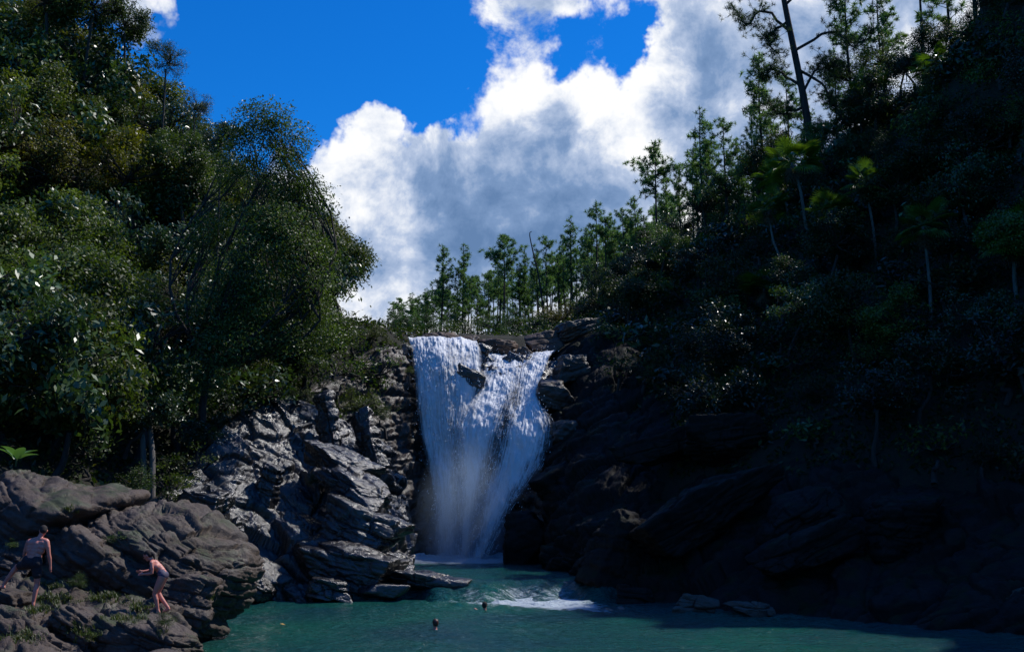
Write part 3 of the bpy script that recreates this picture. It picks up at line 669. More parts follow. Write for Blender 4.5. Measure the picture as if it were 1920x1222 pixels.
def strands(gq, n, seed, off, lmin, lmax, wd):
    rs = np.random.RandomState(seed); nu, nv = gq.shape[:2]; vs, fs = [], []
    nseg = 6
    # strands gather in a few bundles across the fall
    ctr = rs.uniform(0.02, 0.98, 26)
    u = np.clip(ctr[rs.randint(0, 26, n)] + rs.normal(0, 0.025, n), 0.0, 1.0)
    v0 = rs.uniform(0.0, 0.97, n); ln = rs.uniform(lmin, lmax, n) * (0.4 + 0.9 * v0); v1 = np.minimum(v0 + ln, 1.0)
    ww = wd * rs.uniform(0.4, 1.3, n); jy = off + rs.exponential(0.14, n)
    t = np.linspace(0, 1, nseg)
    vv = v0[:, None] + (v1 - v0)[:, None] * t
    def samp(uu, vv_):
        a = np.clip(uu * (nu - 1), 0, nu - 1.001); b = np.clip(vv_ * (nv - 1), 0, nv - 1.001)
        i, j = a.astype(int), b.astype(int); fa, fb = (a - i)[..., None], (b - j)[..., None]
        return gq[i, j] * (1 - fa) * (1 - fb) + gq[i + 1, j] * fa * (1 - fb) + gq[i, j + 1] * (1 - fa) * fb + gq[i + 1, j + 1] * fa * fb
    uu = np.clip(u[:, None] + 0.006 * np.sin(vv * 40 + u[:, None] * 90), 0, 1)
    c = samp(uu, vv); c[..., 1] -= jy[:, None]; c[..., 0] += 0.03 * rs.normal(0, 1, n)[:, None]
    taper = np.sin(np.pi * (0.08 + 0.86 * t))[None, :] * ww[:, None]
    L_ = c.copy(); L_[..., 0] -= taper; R_ = c.copy(); R_[..., 0] += taper; R_[..., 1] += 0.5 * taper
    v = np.stack([L_, R_], 2).reshape(n, nseg * 2, 3)
    b = np.array([[2 * k, 2 * k + 2, 2 * k + 3, 2 * k + 1] for k in range(nseg - 1)])
    f = (b[None] + (np.arange(n) * nseg * 2)[:, None, None]).reshape(-1, 4)
    return v.reshape(-1, 3), f
for gq, n, sd in ((GL, 700, 5), (GR, 900, 6)):
    v, f = strands(gq, n, sd, 0.10, 0.006, 0.03, 0.009)
    o = mesh_obj('water_strands', v - WL, f, M['strand'], waterfall); o['kind'] = 'stuff'
# spray drops thrown clear of the falls
rs = np.random.RandomState(9); u, f = ico(1); vs, fs = [], []
for k in range(2600):
    gq = GL if rs.rand() < 0.4 else GR
    c = gq[rs.randint(gq.shape[0]), int(gq.shape[1] * min(0.99, rs.beta(1.6, 1.5)))] + rs.normal(0, 1, 3) * [0.35, 0.3, 0.3] - [0, 0.35, 0]
    vs.append(u * rs.uniform(0.008, 0.028) * [1, 1, 1.6] + c); fs.append(f + len(u) * k)
o = mesh_obj('spray_drops', np.concatenate(vs) - WL, np.concatenate(fs), M['strand'], waterfall); o['kind'] = 'stuff'
# the mist that hangs at the foot of the falls: a closed cloud with soft edges
def mist_mat():
    m = bpy.data.materials.new('mist'); m.use_nodes = True; t = NT(m.node_tree); t.n.clear()
    o = t.new('ShaderNodeOutputMaterial'); v = t.new('ShaderNodeVolumePrincipled')
    v.inputs['Color'].default_value = (0.62, 0.80, 1.0, 1); v.inputs['Anisotropy'].default_value = 0.25
    co = t.new('ShaderNodeTexCoord').outputs['Object']
    fall = t.rng(t.vmath('LENGTH', co), 0.25, 1.0, 1.0, 0.0, True)
    n = t.rng(t.noise(t.vmath('MULTIPLY', co, (1.0, 1.0, 0.6)), 2.2, 4, 0.6, 0.5), 0.33, 0.68, 0.1, 1.0)
    t.put(v.inputs['Density'], t.math('MULTIPLY', t.math('MULTIPLY', fall, n), 0.6))
    t.l.new(v.outputs[0], o.inputs['Volume']); return m
u, f = ico(4)
mist = mesh_obj('mist', u, f, mist_mat()); mist.location = P(872, 985, 56.6); mist.scale = (2.9, 2.4, 5.2)
tag(mist, kind='stuff')

# ------------------------------------------------------------------ vegetation builders
def unit(v): return v / (np.linalg.norm(v, axis=-1, keepdims=True) + 1e-9)
def leaf_quads(c, rs, L, W, up=0.6, outw=None, droop=0.2):
    n = len(c); nrm = rs.normal(0, 1, (n, 3)) * 0.75 + [0, 0, up]
    if outw is not None: nrm = nrm + outw * 0.5
    nrm = unit(nrm); a = unit(np.cross(nrm, rs.normal(0, 1, (n, 3)))); a[:, 2] -= droop; a = unit(a); b = unit(np.cross(nrm, a)); nrm = np.cross(a, b)
    l = L * rs.uniform(0.6, 1.25, n)[:, None]; w_ = W * rs.uniform(0.7, 1.2, n)[:, None]
    v = np.stack([c - a * l * 0.5, c - a * l * 0.05 + b * w_ * 0.5 + nrm * w_ * 0.18, c + a * l * 0.5, c - a * l * 0.05 - b * w_ * 0.5 + nrm * w_ * 0.18], 1)
    return v.reshape(-1, 3), np.arange(4 * n).reshape(n, 4)
def crown_mesh(name, rs, lobes, per_m3, per_cl, L, W, mat, spread=0.33, gap=-0.05, up=0.6, yellow=0.03, fork=None, limb_r=0.05, bark='bark', link=False):
    """a leafy crown of clumps spread through lobes; returns (leaf object, branch object), not linked"""
    lobes = [(np.array(c, float), np.broadcast_to(np.array(r, float), (3,))) for c, r in lobes]
    cl, own = [], []
    for k, (c, r) in enumerate(lobes):
        n = int(per_m3 * 4.19 * r.prod()); d = unit(rs.normal(0, 1, (n, 3))); rad = rs.uniform(0, 1, n) ** 0.42
        cl.append(c + d * rad[:, None] * r); own += [k] * n
    cl = np.concatenate(cl); own = np.array(own); off = rs.uniform(0, 99, 3)
    keep = fbm(cl * 0.75 + off, 2, 4) > gap; cl, own = cl[keep], own[keep]
    cen = np.mean([c for c, r in lobes], 0)
    n = len(cl); m = rs.poisson(per_cl, n).clip(3); idx = np.repeat(np.arange(n), m)
    pos = cl[idx] + np.clip(rs.normal(0, 1, (len(idx), 3)), -1.8, 1.8) * spread * np.array([1, 1, 0.6])
    v, f = leaf_quads(pos, rs, L, W, up, unit(pos - cen))
    lt = rs.uniform(-0.15, 0.3, len(lobes))[own]
    ct = (rs.uniform(0.0, 0.65, n) + lt)[idx] + rs.uniform(-0.2, 0.25, len(idx)); ye = (rs.rand(len(idx)) < yellow) * rs.uniform(0.3, 1, len(idx))
    tone = np.repeat(np.c_[ct.clip(0, 1), ye, ye * 0], 4, axis=0)
    leaves = mesh_obj(name, v, f, mat, smooth=False, colors={'tone': tone}, link=link)
    parts = []
    fk = cen - [0, 0, np.mean([r[2] for c, r in lobes])] if fork is None else np.array(fork, float)
    for k, (c, r) in enumerate(lobes):
        bow = rs.normal(0, 0.16, 3) * np.linalg.norm(c - fk); bow[2] = -abs(bow[2]) * 0.5
        pts = [fk + (c - fk) * s + bow * math.sin(math.pi * s) + rs.normal(0, 0.03, 3) for s in np.linspace(0, 0.95, 8)]
        parts.append(tube_nc(pts, np.linspace(limb_r, limb_r * 0.14, 8), 5))
        tw = cl[own == k]
        for q in tw[::max(1, len(tw) // 14)]:
            s = pts[rs.randint(3, 7)]; mid = (s + q) / 2 + rs.normal(0, 0.08, 3)
            parts.append(tube_nc([s, mid, q], [limb_r * 0.32, limb_r * 0.2, 0.006], 4))
    v, f = join(parts); br = mesh_obj('branches', v, f, M[bark], link=link)
    return leaves, br
def rlobes(rs, n, R_, flat=0.8, core=0.55):
    out_ = [((0, 0, 0), (R_ * core,) * 2 + (R_ * core * flat,))]
    for k in range(n):
        d = unit(rs.normal(0, 1, 3)); d[2] = d[2] * 0.8 + 0.1; r = R_ * rs.uniform(0.2, 0.42)
        out_.append((d * (R_ - r * 0.7) * [1, 1, flat], (r, r, r * rs.uniform(0.65, 0.95))))
    return out_
PROTO = {}
def proto(kind, k):
    key = (kind, k)
    if key in PROTO: return PROTO[key]
    rs = np.random.RandomState(abs(hash(kind)) % 1000 if False else sum(map(ord, kind)) + 37 * k)
    if kind == 'broad':   a = crown_mesh('crown', rs, rlobes(rs, 17, 2.0, 1.0, 0.5), 32, 24, 0.16, 0.075, M['leaf'], 0.22, 0.0)
    if kind == 'gloss':   a = crown_mesh('crown', rs, rlobes(rs, 15, 2.0, 0.95, 0.5), 25, 18, 0.21, 0.085, M['leaf_gloss'], 0.24, 0.0)
    if kind == 'large':   a = crown_mesh('crown', rs, rlobes(rs, 13, 2.0, 0.95, 0.5), 16, 11, 0.32, 0.14, M['leaf_gloss'], 0.30, 0.0)
    if kind == 'airy':    a = crown_mesh('crown', rs, rlobes(rs, 16, 2.0, 1.1, 0.35), 30, 22, 0.13, 0.055, M['leaf'], 0.24, 0.0)
    if kind == 'shrub':   a = crown_mesh('crown', rs, rlobes(rs, 7, 1.2, 0.75), 42, 16, 0.17, 0.07, M['leaf'], 0.22, -0.05)
    if kind == 'fine':    a = crown_mesh('crown', rs, rlobes(rs, 7, 1.2, 0.8), 50, 26, 0.09, 0.035, M['leaf'], 0.18, -0.05)
    if kind == 'bigleaf': a = crown_mesh('crown', rs, rlobes(rs, 6, 1.2, 0.8), 28, 9, 0.30, 0.13, M['leaf_gloss'], 0.25, 0.0)
    PROTO[key] = a; return a
def ground_hit(px, py, y0=22, y1=220):
    ys = np.arange(y0, y1, 0.25); p = np.array([P(px, py, y) for y in ys]); h = Hn(p[:, :2])
    k = np.argmax(p[:, 2] < h)
    return p[k] if (p[:, 2] < h).any() else p[-1]
def tree(name, kind, k, c, R_, base_z, color, label, cat, group, rz, squash=1.0, bark='bark', tr=None):
    """root on the ground, a trunk up to the crown, limbs and leaves"""
    c = np.asarray(c, float); pr = 2.0 if kind in ('broad', 'gloss', 'airy', 'large') else 1.2
    lf, br = proto(kind, k); s = R_ / pr
    rsn = np.random.RandomState(int(abs(c[0] * 131 + c[1] * 57)) % 99991)
    lean = rsn.normal(0, 0.25, 2) * R_
    base = np.array([c[0] + lean[0], c[1] + lean[1], base_z])
    root = empty(name, tuple(base)); tag(root, label, cat, group)
    bot = c - [0, 0, R_ * 0.62 * squash] - base
    if bot[2] < 0.1: bot = np.array([bot[0] * 0.3, bot[1] * 0.3, 0.1])
    r0 = tr or max(0.03, 0.055 * R_)
    pts = [np.array([0, 0, -0.5]), bot * 0.25 + [*(rsn.normal(0, 0.06, 2) * R_), 0], bot * 0.6 + [*(rsn.normal(0, 0.08, 2) * R_), 0], bot + [0, 0, 0.15 * R_]]
    v, f = tube_nc(catmull(pts, 9), np.linspace(r0 * 1.35, r0 * 0.7, 9), 7)
    mesh_obj('trunk', v, f, M[bark], root)
    for src, nm in ((br, 'branches'), (lf, 'crown')):
        o = src.copy(); o.name = nm; col.objects.link(o); o.parent = root
        o.location = tuple(c - base); o.scale = (s, s, s * squash); o.rotation_euler = (0, 0, rz); o.color = (*color, 1)
    return root
def project(p):
    d = np.asarray(p, float) - CAM; fw = d[1] * math.cos(PITCH) + d[2] * math.sin(PITCH); up = -d[1] * math.sin(PITCH) + d[2] * math.cos(PITCH)
    return CX + FPX * d[0] / fw, CY - FPX * up / fw, fw
def scatter(x0, x1, y0, y1, sp, seed, ok):
    rs_ = np.random.RandomState(seed); pts = []
    for x in np.arange(x0, x1, sp):
        for y in np.arange(y0, y1, sp):
            q = np.array([x, y]) + rs_.uniform(-0.48, 0.48, 2) * sp
            if ok(q): pts.append(q)
    return pts, rs_

# ------------------------------------------------------------------ the wooded hillside on the left
def left_ok(q):
    z = Hn(q)[0]
    if z < 2.6: return False
    px, py, d = project((q[0], q[1], z + 2.5))
    if px < -260 or px > 700 or py < -330: return False
    if px > 250 and py > 760 - 0.1 * (px - 250): return False
    if px > 600 and py > 600: return False
    if px > 640: return False
    if 90 < px < 300 and py > 800: return False
    return q[1] > 33.5
TONE_L = [('olive green', (1.0, 1.02, 0.7), 'broad'), ('dark green', (0.75, 0.85, 0.8), 'gloss'), ('grey green', (0.95, 1.0, 1.05), 'broad'), ('yellowish green', (1.5, 1.25, 0.55), 'broad'), ('brownish green', (1.25, 0.95, 0.75), 'airy'), ('large leaved', (1.3, 1.35, 1.0), 'large')]
pts, rs = scatter(-36, -6, 33, 74, 2.6, 4, left_ok)
nleft = 0
for q in pts:
    z = Hn(q)[0]; Rr = rs.uniform(1.9, 2.9); zc = z + Rr * 0.75 + rs.uniform(0.3, 2.4)
    px, py, d = project((q[0], q[1], zc)); pw = rs.dirichlet([2, 1.6, 1.6, 0.8, 0.9])
    sel = rs.choice(6, p=[0.27, 0.20, 0.18, 0.11, 0.10, 0.14]) if px < 260 else rs.choice(6, p=[0.16, 0.32, 0.26, 0.04, 0.08, 0.14])
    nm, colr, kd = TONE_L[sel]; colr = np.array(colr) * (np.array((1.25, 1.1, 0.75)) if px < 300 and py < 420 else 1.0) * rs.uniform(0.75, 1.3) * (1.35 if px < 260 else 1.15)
    band = 'high on' if py < 260 else ('halfway up' if py < 560 else 'low on')
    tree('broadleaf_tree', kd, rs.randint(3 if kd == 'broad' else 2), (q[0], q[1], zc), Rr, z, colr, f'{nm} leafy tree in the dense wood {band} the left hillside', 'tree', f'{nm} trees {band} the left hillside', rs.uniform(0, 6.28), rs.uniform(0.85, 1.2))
    nleft += 1
# silhouette trees against the sky
for px, py, Y, Rr, kd, k, colr, lb in [
    (90, -10, 58, 2.3, 'broad', 2, (1.2, 1.1, 0.7), 'leafy tree cut by the top edge near the top left corner'), (175, 5, 59, 2.0, 'broad', 1, (1.1, 1.1, 0.7), 'leafy tree at the top edge where the left hill meets the sky'),
    (235, 40, 60, 1.6, 'broad', 0, (0.8, 0.9, 0.8), 'leafy treetop against the sky near the top of the left hill'),
    (312, 112, 60, 1.25, 'airy', 1, (0.75, 0.85, 0.8), 'dark tree leaning out against the blue sky on the left hill'),
    (365, 200, 60, 1.05, 'airy', 0, (1.0, 0.95, 0.8), 'small flat topped tree sticking out into the sky, left of the tall tree'),
    (330, 300, 57, 1.9, 'broad', 1, (0.9, 1.0, 0.8), 'rounded tree below the flat topped tree on the left skyline'),
    (415, 260, 52, 1.1, 'gloss', 0, (0.8, 0.9, 0.9), 'dark tree filling the notch left of the tall tree')]:
    c = P(px, py, Y); tree('broadleaf_tree', kd, k, c, Rr, min(Hn(c[:2])[0], c[2] - 2), colr, lb, 'tree', 'skyline trees of the left hill', px * 0.1, 1.05)
# the tall tree with bare limbs on the cliff edge
rs = np.random.RandomState(77)
base = P(372, 800, 43.8); base[2] = min(base[2], Hn(base[:2])[0])
fork = P(392, 690, 44) - base
LB = [(478, 235, 45, 1.15), (535, 262, 45.2, 1.15), (520, 330, 44.5, 1.3), (572, 372, 45.2, 1.2), (440, 320, 46, 1.2), (455, 262, 45.6, 0.95), (510, 225, 45, 0.9), (500, 430, 44, 1.45), (585, 465, 45.4, 1.25), (560, 520, 44.6, 1.55), (600, 560, 46, 1.15), (468, 560, 43.6, 1.5), (585, 620, 45.6, 1.4), (410, 450, 45, 1.4), (520, 640, 44.4, 1.3), (632, 500, 46.4, 0.5), (430, 640, 43, 1.25), (400, 560, 43.4, 1.3), (475, 490, 43, 1.2), (540, 440, 43.6, 1.2), (380, 700, 42.6, 1.0)]
lobes = [(P(a, b, c_) - base, (r, r * 0.9, r * 0.95)) for a, b, c_, r in LB]
lf, br = crown_mesh('crown', rs, lobes, 20, 24, 0.145, 0.062, M['leaf'], 0.27, -0.10, fork=fork, limb_r=0.10)
root = empty('cliff_tree', tuple(base)); tag(root, 'tall spreading tree with dark bare limbs leaning over the wet cliff', 'tree')
for o in (lf, br): col.objects.link(o); o.parent = root
lf.color = (1.1, 1.25, 1.1, 1)
v, f = tube_nc(catmull([[0, 0, -0.8], fork * 0.35 + [0.15, 0, 0], fork * 0.7 - [0.1, 0, 0], fork * 1.03], 12), np.linspace(0.22, 0.13, 12), 9)
mesh_obj('trunk', v, f, M['bark'], root)
# bushes along the cliff top
for i, (px, py, Y, Rr, kd, colr, lb) in enumerate([
    (690, 690, 58.5, 1.7, 'shrub', (0.9, 1.1, 0.7), 'green bush on the gorge wall left of the falls, highest one'), (640, 700, 55, 1.5, 'shrub', (0.8, 1.0, 0.8), 'leafy bush between the tall tree and the gorge wall'),
    (665, 755, 54.4, 1.4, 'fine', (1.3, 1.25, 0.6), 'yellow tinged bush hanging over the gorge wall'), (712, 770, 56, 1.1, 'fine', (1.0, 1.0, 0.8), 'fine leaved bush nearest the falls on the gorge wall'),
    (585, 690, 51, 1.3, 'shrub', (0.9, 1.0, 0.9), 'bush directly under the tall tree on the cliff top'), (480, 705, 49, 1.2, 'fine', (1.1, 1.0, 0.7), 'grassy looking bush above the glistening rock face'),
    (425, 755, 46, 1.2, 'shrub', (0.7, 0.8, 0.8), 'dark bush at the top left of the wet cliff'), (380, 810, 43, 1.1, 'gloss', (0.7, 0.85, 0.8), 'dark glossy bush at the upper left end of the wet cliff'),
    (318, 905, 38.6, 0.85, 'shrub', (1.1, 1.15, 0.7), 'lit bush above the pale square block'), (262, 905, 38.0, 0.9, 'fine', (0.9, 1.1, 0.9), 'fern like bush in the dark hollow behind the big boulder'),
    (345, 870, 41, 1.0, 'shrub', (0.8, 0.9, 0.7), 'bush at the foot of the pale trunk'), (620, 650, 54, 1.4, 'shrub', (0.9, 1.0, 0.8), 'bush against the right side of the tall tree'),
    (700, 625, 61.5, 0.8, 'fine', (1.2, 1.1, 0.6), 'low yellowish bush on the bare slope at the skyline'), (728, 640, 62, 0.6, 'fine', (1.2, 1.1, 0.6), 'smallest low bush on the skyline left of the falls'),
    (660, 630, 58.5, 1.2, 'shrub', (0.9, 1.05, 0.8), 'bush on the slope above the gorge wall'), (766, 694, 60.4, 0.35, 'fine', (1.5, 1.5, 0.5), 'tiny bright green tuft on the rock beside the falls'),
    (560, 740, 50.2, 0.7, 'fine', (1.0, 1.0, 0.7), 'small tuft bush high on the wet cliff'), (590, 900, 45.2, 0.45, 'fine', (0.9, 1.1, 0.7), 'little plant growing in the middle of the wet cliff'),
    (272, 775, 39.8, 1.3, 'gloss', (0.8, 0.9, 0.8), 'dark leaves hanging over the pale twin stemmed trunk'), (160, 850, 37.5, 1.2, 'shrub', (0.6, 0.7, 0.6), 'dark bush in the hollow behind the outcrop'),
    (340, 935, 39, 0.5, 'shrub', (1.3, 1.3, 0.6), 'small lit bush beside the pale square block')]):
    c = P(px, py, Y); tree('bush', kd, i % 2, c, Rr, c[2] - Rr * 0.9, colr, lb, 'bush', 'bushes along the left cliff top', i * 1.3, 0.95)
# pale trunk in the hollow
b0 = P(280, 905, 39.6); root = empty('pale_trunk', tuple(b0)); tag(root, 'pale grey twin stemmed trunk in the dark hollow left of the wet cliff', 'tree trunk')
for dx in (-0.13, 0.13):
    top = P(272 + dx * 40, 770, 40.2) - b0
    v, f = tube_nc(catmull([[dx, 0, -0.6], top * 0.35 + [dx, 0, 0], top * 0.7 + [dx * 0.6, 0, 0], top + [dx, 0, 0]], 10), np.linspace(0.13, 0.09, 10), 8)
    mesh_obj('stem', v, f, M['bark_pale'], root)

# ------------------------------------------------------------------ pines
def pine_proto(seed, Hh=10.0, low=0.38, spread=1.5, dense=1.0):
    rs_ = np.random.RandomState(seed); tr = []; needles = []; br_ = []
    bend = rs_.normal(0, 0.25, 2)
    axis_ = lambda s: np.array([bend[0] * math.sin(s * 2.2), bend[1] * math.sin(s * 2.6), s * Hh])
    trunk = tube_nc([axis_(s) for s in np.linspace(-0.05, 1, 14)], np.linspace(0.13, 0.025, 14), 7)
    tips = []
    s = low
    while s < 0.985:
        for k in range(rs_.randint(2, 5)):
            a = rs_.uniform(0, 6.28); env = math.sin(min(1, (1 - s) / (1 - low) * 0.93 + 0.12) * math.pi * 0.62) * rs_.uniform(0.45, 1.15) * spread
            p0 = axis_(s); d = np.array([math.cos(a), math.sin(a), rs_.uniform(-0.1, 0.45)])
            pts = [p0 + d * env * t + np.array([0, 0, 0.28 * env * t * t]) + rs_.normal(0, 0.04, 3) for t in (0, 0.35, 0.7, 1.0)]
            br_.append(tube_nc(pts, [0.03, 0.022, 0.014, 0.006], 4))
            for t in np.linspace(0.35, 1.05, max(2, int(6 * env * dense))):
                tips.append(np.array(pts[0]) + (np.array(pts[3]) - pts[0]) * t + rs_.normal(0, 0.13, 3) + [0, 0, 0.06])
        s += rs_.uniform(0.026, 0.060)
    tips.append(axis_(1.0))
    tips = np.array(tips); n = 24
    c = np.repeat(tips, n, axis=0); d = unit(rs_.normal(0, 1, (len(c), 3)) + [0, 0, 0.45]); L = rs_.uniform(0.18, 0.34, len(c))[:, None]
    side = unit(np.cross(d, rs_.normal(0, 1, (len(c), 3)))) * 0.03
    v = np.stack([c - side * 0.6, c + d * L - side * 0.2, c + d * L + side * 0.4, c + side], 1).reshape(-1, 3)
    tone = np.repeat(np.c_[np.repeat(rs_.uniform(0, 0.8, len(tips)), n) + rs_.uniform(0, 0.2, len(c)), (rs_.rand(len(c)) < 0.02) * 0.5, np.zeros(len(c))], 4, axis=0)
    cr = mesh_obj('crown', v, np.arange(len(v)).reshape(-1, 4), M['needle'], smooth=False, colors={'tone': tone}, link=False)
    bv, bf = join(br_); bo = mesh_obj('branches', bv, bf, M['bark_pine'], link=False)
    to = mesh_obj('trunk', *trunk, M['bark_pine'], link=False)
    return to, bo, cr
FILL = []
PINES = [pine_proto(300 + k, 10, [0.30, 0.45, 0.38, 0.52, 0.25, 0.6][k], [1.5, 1.2, 1.7, 1.3, 1.1, 1.9][k] * 0.92, 1.15) for k in range(6)]
def pine(px, pyt, Y, k, label, group, sx=1.0, tilt=0.0, base=None, color=(2.0, 2.15, 2.0)):  # needle tint brightened in place of sunlight and haze
    top = P(px, pyt, Y); b = np.array([top[0], top[1], Hn(top[:2])[0]]) if base is None else np.asarray(base)
    h = top[2] - b[2]
    if h < 2: h = 2.0
    root = empty('pine_tree', (b[0], b[1], b[2] - 0.2), px * 0.7); tag(root, label, 'pine tree', group)
    s = h / 10.0
    for src in PINES[k % 6]:
        o = src.copy(); o.name = src.name.split('.')[0]; col.objects.link(o); o.parent = root
        wd = s * sx if s > 0.75 else 0.75 * sx
        o.scale = (wd, wd, s); o.color = (*color, 1)
    root.rotation_euler = (0, tilt, px * 0.7) if tilt == 0 else (0, tilt, 0)
    return root
G1 = 'pines on the plateau behind the falls'
for px, pyt, Y, k in [(1252, 340, 86, 1), (1262, 372, 88, 4), (1296, 300, 82, 3), (1304, 255, 80, 4), (1334, 262, 79, 1), (1352, 330, 77, 2), (1378, 268, 76, 3), (1388, 335, 75, 0), (1408, 215, 73, 1), (1418, 290, 72, 4), (1447, 190, 71, 3), (1458, 250, 70, 0), (1098, 430, 100, 1), (1148, 420, 96, 4), (1198, 395, 92, 1), (1060, 440, 106, 3), (1010, 470, 110, 1), (985, 465, 112, 4), (930, 480, 112, 3)]:
    FILL.append((px, pyt, Y, k))
for px, pyt, Y, k, lb in [
    (775, 560, 112, 4, 'short bushy pine at the left end of the row behind the falls'), (826, 460, 108, 1, 'left of the two tall twin pines behind the falls'), (868, 455, 108, 0, 'right of the two tall twin pines behind the falls'),
    (800, 545, 118, 2, 'low pine filling in left of the twin pines'), (898, 515, 114, 3, 'pine just right of the twin pines'), (918, 505, 116, 2, 'second pine right of the twin pines'), (945, 440, 108, 5, 'slender pine with small topknot above the middle of the falls'),
    (972, 492, 112, 0, 'pine left of the leaning dead snag'), (1028, 442, 104, 2, 'broad pine right of the leaning dead snag'), (1050, 485, 106, 3, 'pine between the broad pine and the thin spire'), (1074, 405, 100, 4, 'thin spire pine rising over the broad pine'),
    (1112, 382, 96, 2, 'flat topped pine in the middle of the ridge'), (1135, 405, 95, 5, 'pine touching the flat topped pine on its right'), (1165, 388, 92, 3, 'pine with gaps in its crown on the ridge'), (1188, 364, 90, 1, 'pine left of the tall pole like pine'),
    (1210, 400, 90, 0, 'lower pine under the tall pole like pine'), (1228, 272, 84, 5, 'tall pole like pine standing alone on the ridge'), (1280, 305, 82, 1, 'pine right of the tall pole like pine'), (1318, 198, 78, 0, 'tallest of the two big pines on the right ridge'),
    (1360, 220, 76, 2, 'right one of the two big pines on the right ridge'), (1340, 320, 80, 3, 'lower pine between the two big pines'), (1395, 300, 74, 4, 'small pine right of the two big pines'), (1432, 95, 69, 1, 'pine with bare side branches left of the leaning giant pine')]:
    pine(px, pyt, Y, k, lb, G1)
for px, pyt, Y, k in FILL: pine(px, pyt, Y, k, 'slender pine crowded between taller pines on the ridge above the falls', 'slender pines crowded on the ridge', 0.85)
rs = np.random.RandomState(15)
for px in np.linspace(735, 1270, 64):
    px = px + rs.uniform(-8, 8); Y = rs.uniform(116, 150) if px < 1080 else rs.uniform(98, 125)
    line = np.interp(px, [735, 800, 900, 1000, 1100, 1200, 1260], [590, 545, 530, 500, 455, 410, 380])
    pine(px, line + rs.uniform(-25, 30), Y, rs.randint(6), 'distant pine in the hazy back row of the plateau wood', 'back row of pines on the plateau')
rs = np.random.RandomState(16)
G2 = 'pines on top of the right hill'
for px, pyt, Y, k, lb in [(1560, 90, 80, 4, 'pine just right of the leaning giant pine'), (1590, -60, 66, 3, 'pine on the right hilltop above the pale bush'), (1650, -40, 70, 0, 'pine left of the bright palm crowns on the hilltop'), (1715, -120, 66, 5, 'pine behind the bright palm crowns'),
      (1770, -140, 64, 2, 'pine right of the bright palm crowns'), (1806, -260, 60, 5, 'thick trunked pine near the top right corner'), (1860, -120, 62, 3, 'pine left of the top right corner'), (1905, -160, 58, 1, 'pine in the top right corner'), (1500, 170, 72, 4, 'small pine behind the leaning giant trunk'), (1470, 130, 74, 3, 'slim pine behind the giant pine on its left')]:
    pine(px, pyt, Y, k, lb, G2)
# the giant leaning pine
rs = np.random.RandomState(21)
gb = ground_hit(1530, 330, 40); Yg = gb[1]
tr_pts = [gb - [0, 0, 0.5], P(1522, 280, Yg), P(1508, 190, Yg), P(1488, 90, Yg), P(1470, 0, Yg), P(1452, -110, Yg), P(1440, -230, Yg), P(1436, -330, Yg)]
root = empty('giant_pine', tuple(gb)); tag(root, 'big dark pine with a thick leaning trunk and crooked limbs on the right', 'pine tree')
tp = np.array(tr_pts) - gb
v, f = tube_nc(catmull(tp, 30), np.linspace(0.28, 0.10, 30), 12); mesh_obj('trunk', v, f, M['bark_pine'], root)
tips = []
LIMBS = [[(1490, 95), (1560, 60), (1600, 85), (1640, 55)], [(1482, 60), (1430, 20), (1400, 45), (1380, 20)], [(1495, 130), (1545, 160), (1560, 200), (1600, 190)], [(1508, 200), (1465, 215), (1440, 190)], [(1500, 160), (1450, 130), (1430, 150)],
         [(1472, 10), (1520, -30), (1580, -10), (1620, -50)], [(1466, -20), (1410, -40), (1380, -10)], [(1512, 225), (1545, 250), (1570, 240)], [(1455, -90), (1520, -130), (1560, -110)], [(1450, -130), (1390, -120), (1350, -150)], [(1440, -220), (1500, -250), (1530, -220)], [(1440, -240), (1390, -250), (1360, -220)],
         [(1504, 175), (1540, 120), (1575, 125)], [(1478, 40), (1440, 70), (1455, 100)]]
parts = []
for k, lm in enumerate(LIMBS):
    dy = rs.uniform(-1.6, 1.6)
    q = np.array([P(a, b, Yg + dy * j / (len(lm) - 1)) for j, (a, b) in enumerate(lm)]) - gb
    c = catmull(q, 14) + np.r_[np.zeros((2, 3)), rs.normal(0, 0.05, (12, 3))]
    parts.append(tube_nc(c, np.linspace(0.10, 0.03, 14), 6))
    for j in range(4, 14):
        for m_ in range(rs.randint(4, 8)):
            e = c[j] + rs.normal(0, 0.42, 3) + [0, 0, 0.1]
            parts.append(tube_nc([c[j], (c[j] + e) / 2 + rs.normal(0, 0.05, 3), e], [0.022, 0.015, 0.007], 4)); tips.append(e)
            tips.append(e + rs.normal(0, 0.14, 3)); tips.append((c[j] + e) / 2 + rs.normal(0, 0.12, 3))
v, f = join(parts); mesh_obj('branches', v, f, M['bark_pine'], root)
tips = np.array(tips); n = 26; c = np.repeat(tips, n, axis=0); d = unit(rs.normal(0, 1, (len(c), 3)) + [0, 0, 0.3]); L = rs.uniform(0.14, 0.30, len(c))[:, None]
side = unit(np.cross(d, rs.normal(0, 1, (len(c), 3)))) * 0.012
v = np.stack([c - side * 0.6, c + d * L - side * 0.2, c + d * L + side * 0.4, c + side], 1).reshape(-1, 3)
tone = np.repeat(np.c_[rs.uniform(0, 0.9, len(c)), np.zeros(len(c)), np.zeros(len(c))], 4, axis=0)
mesh_obj('crown', v, np.arange(len(v)).reshape(-1, 4), M['needle'], root, smooth=False, colors={'tone': tone})
# dead snag
sb = P(1024, 590, 98); sb[2] = Hn(sb[:2])[0]; root = mesh_obj('dead_snag', *tube_nc(catmull([np.zeros(3) - [0, 0, 0.4], P(1012, 530, 98) - sb, P(1000, 475, 98) - sb, P(993, 440, 98) - sb, P(997, 434, 98) - sb], 12), np.linspace(0.11, 0.03, 12), 6), M['bark_pine'])
root.location = sb; tag(root, 'bare leaning dead snag among the pines behind the falls', 'dead tree')

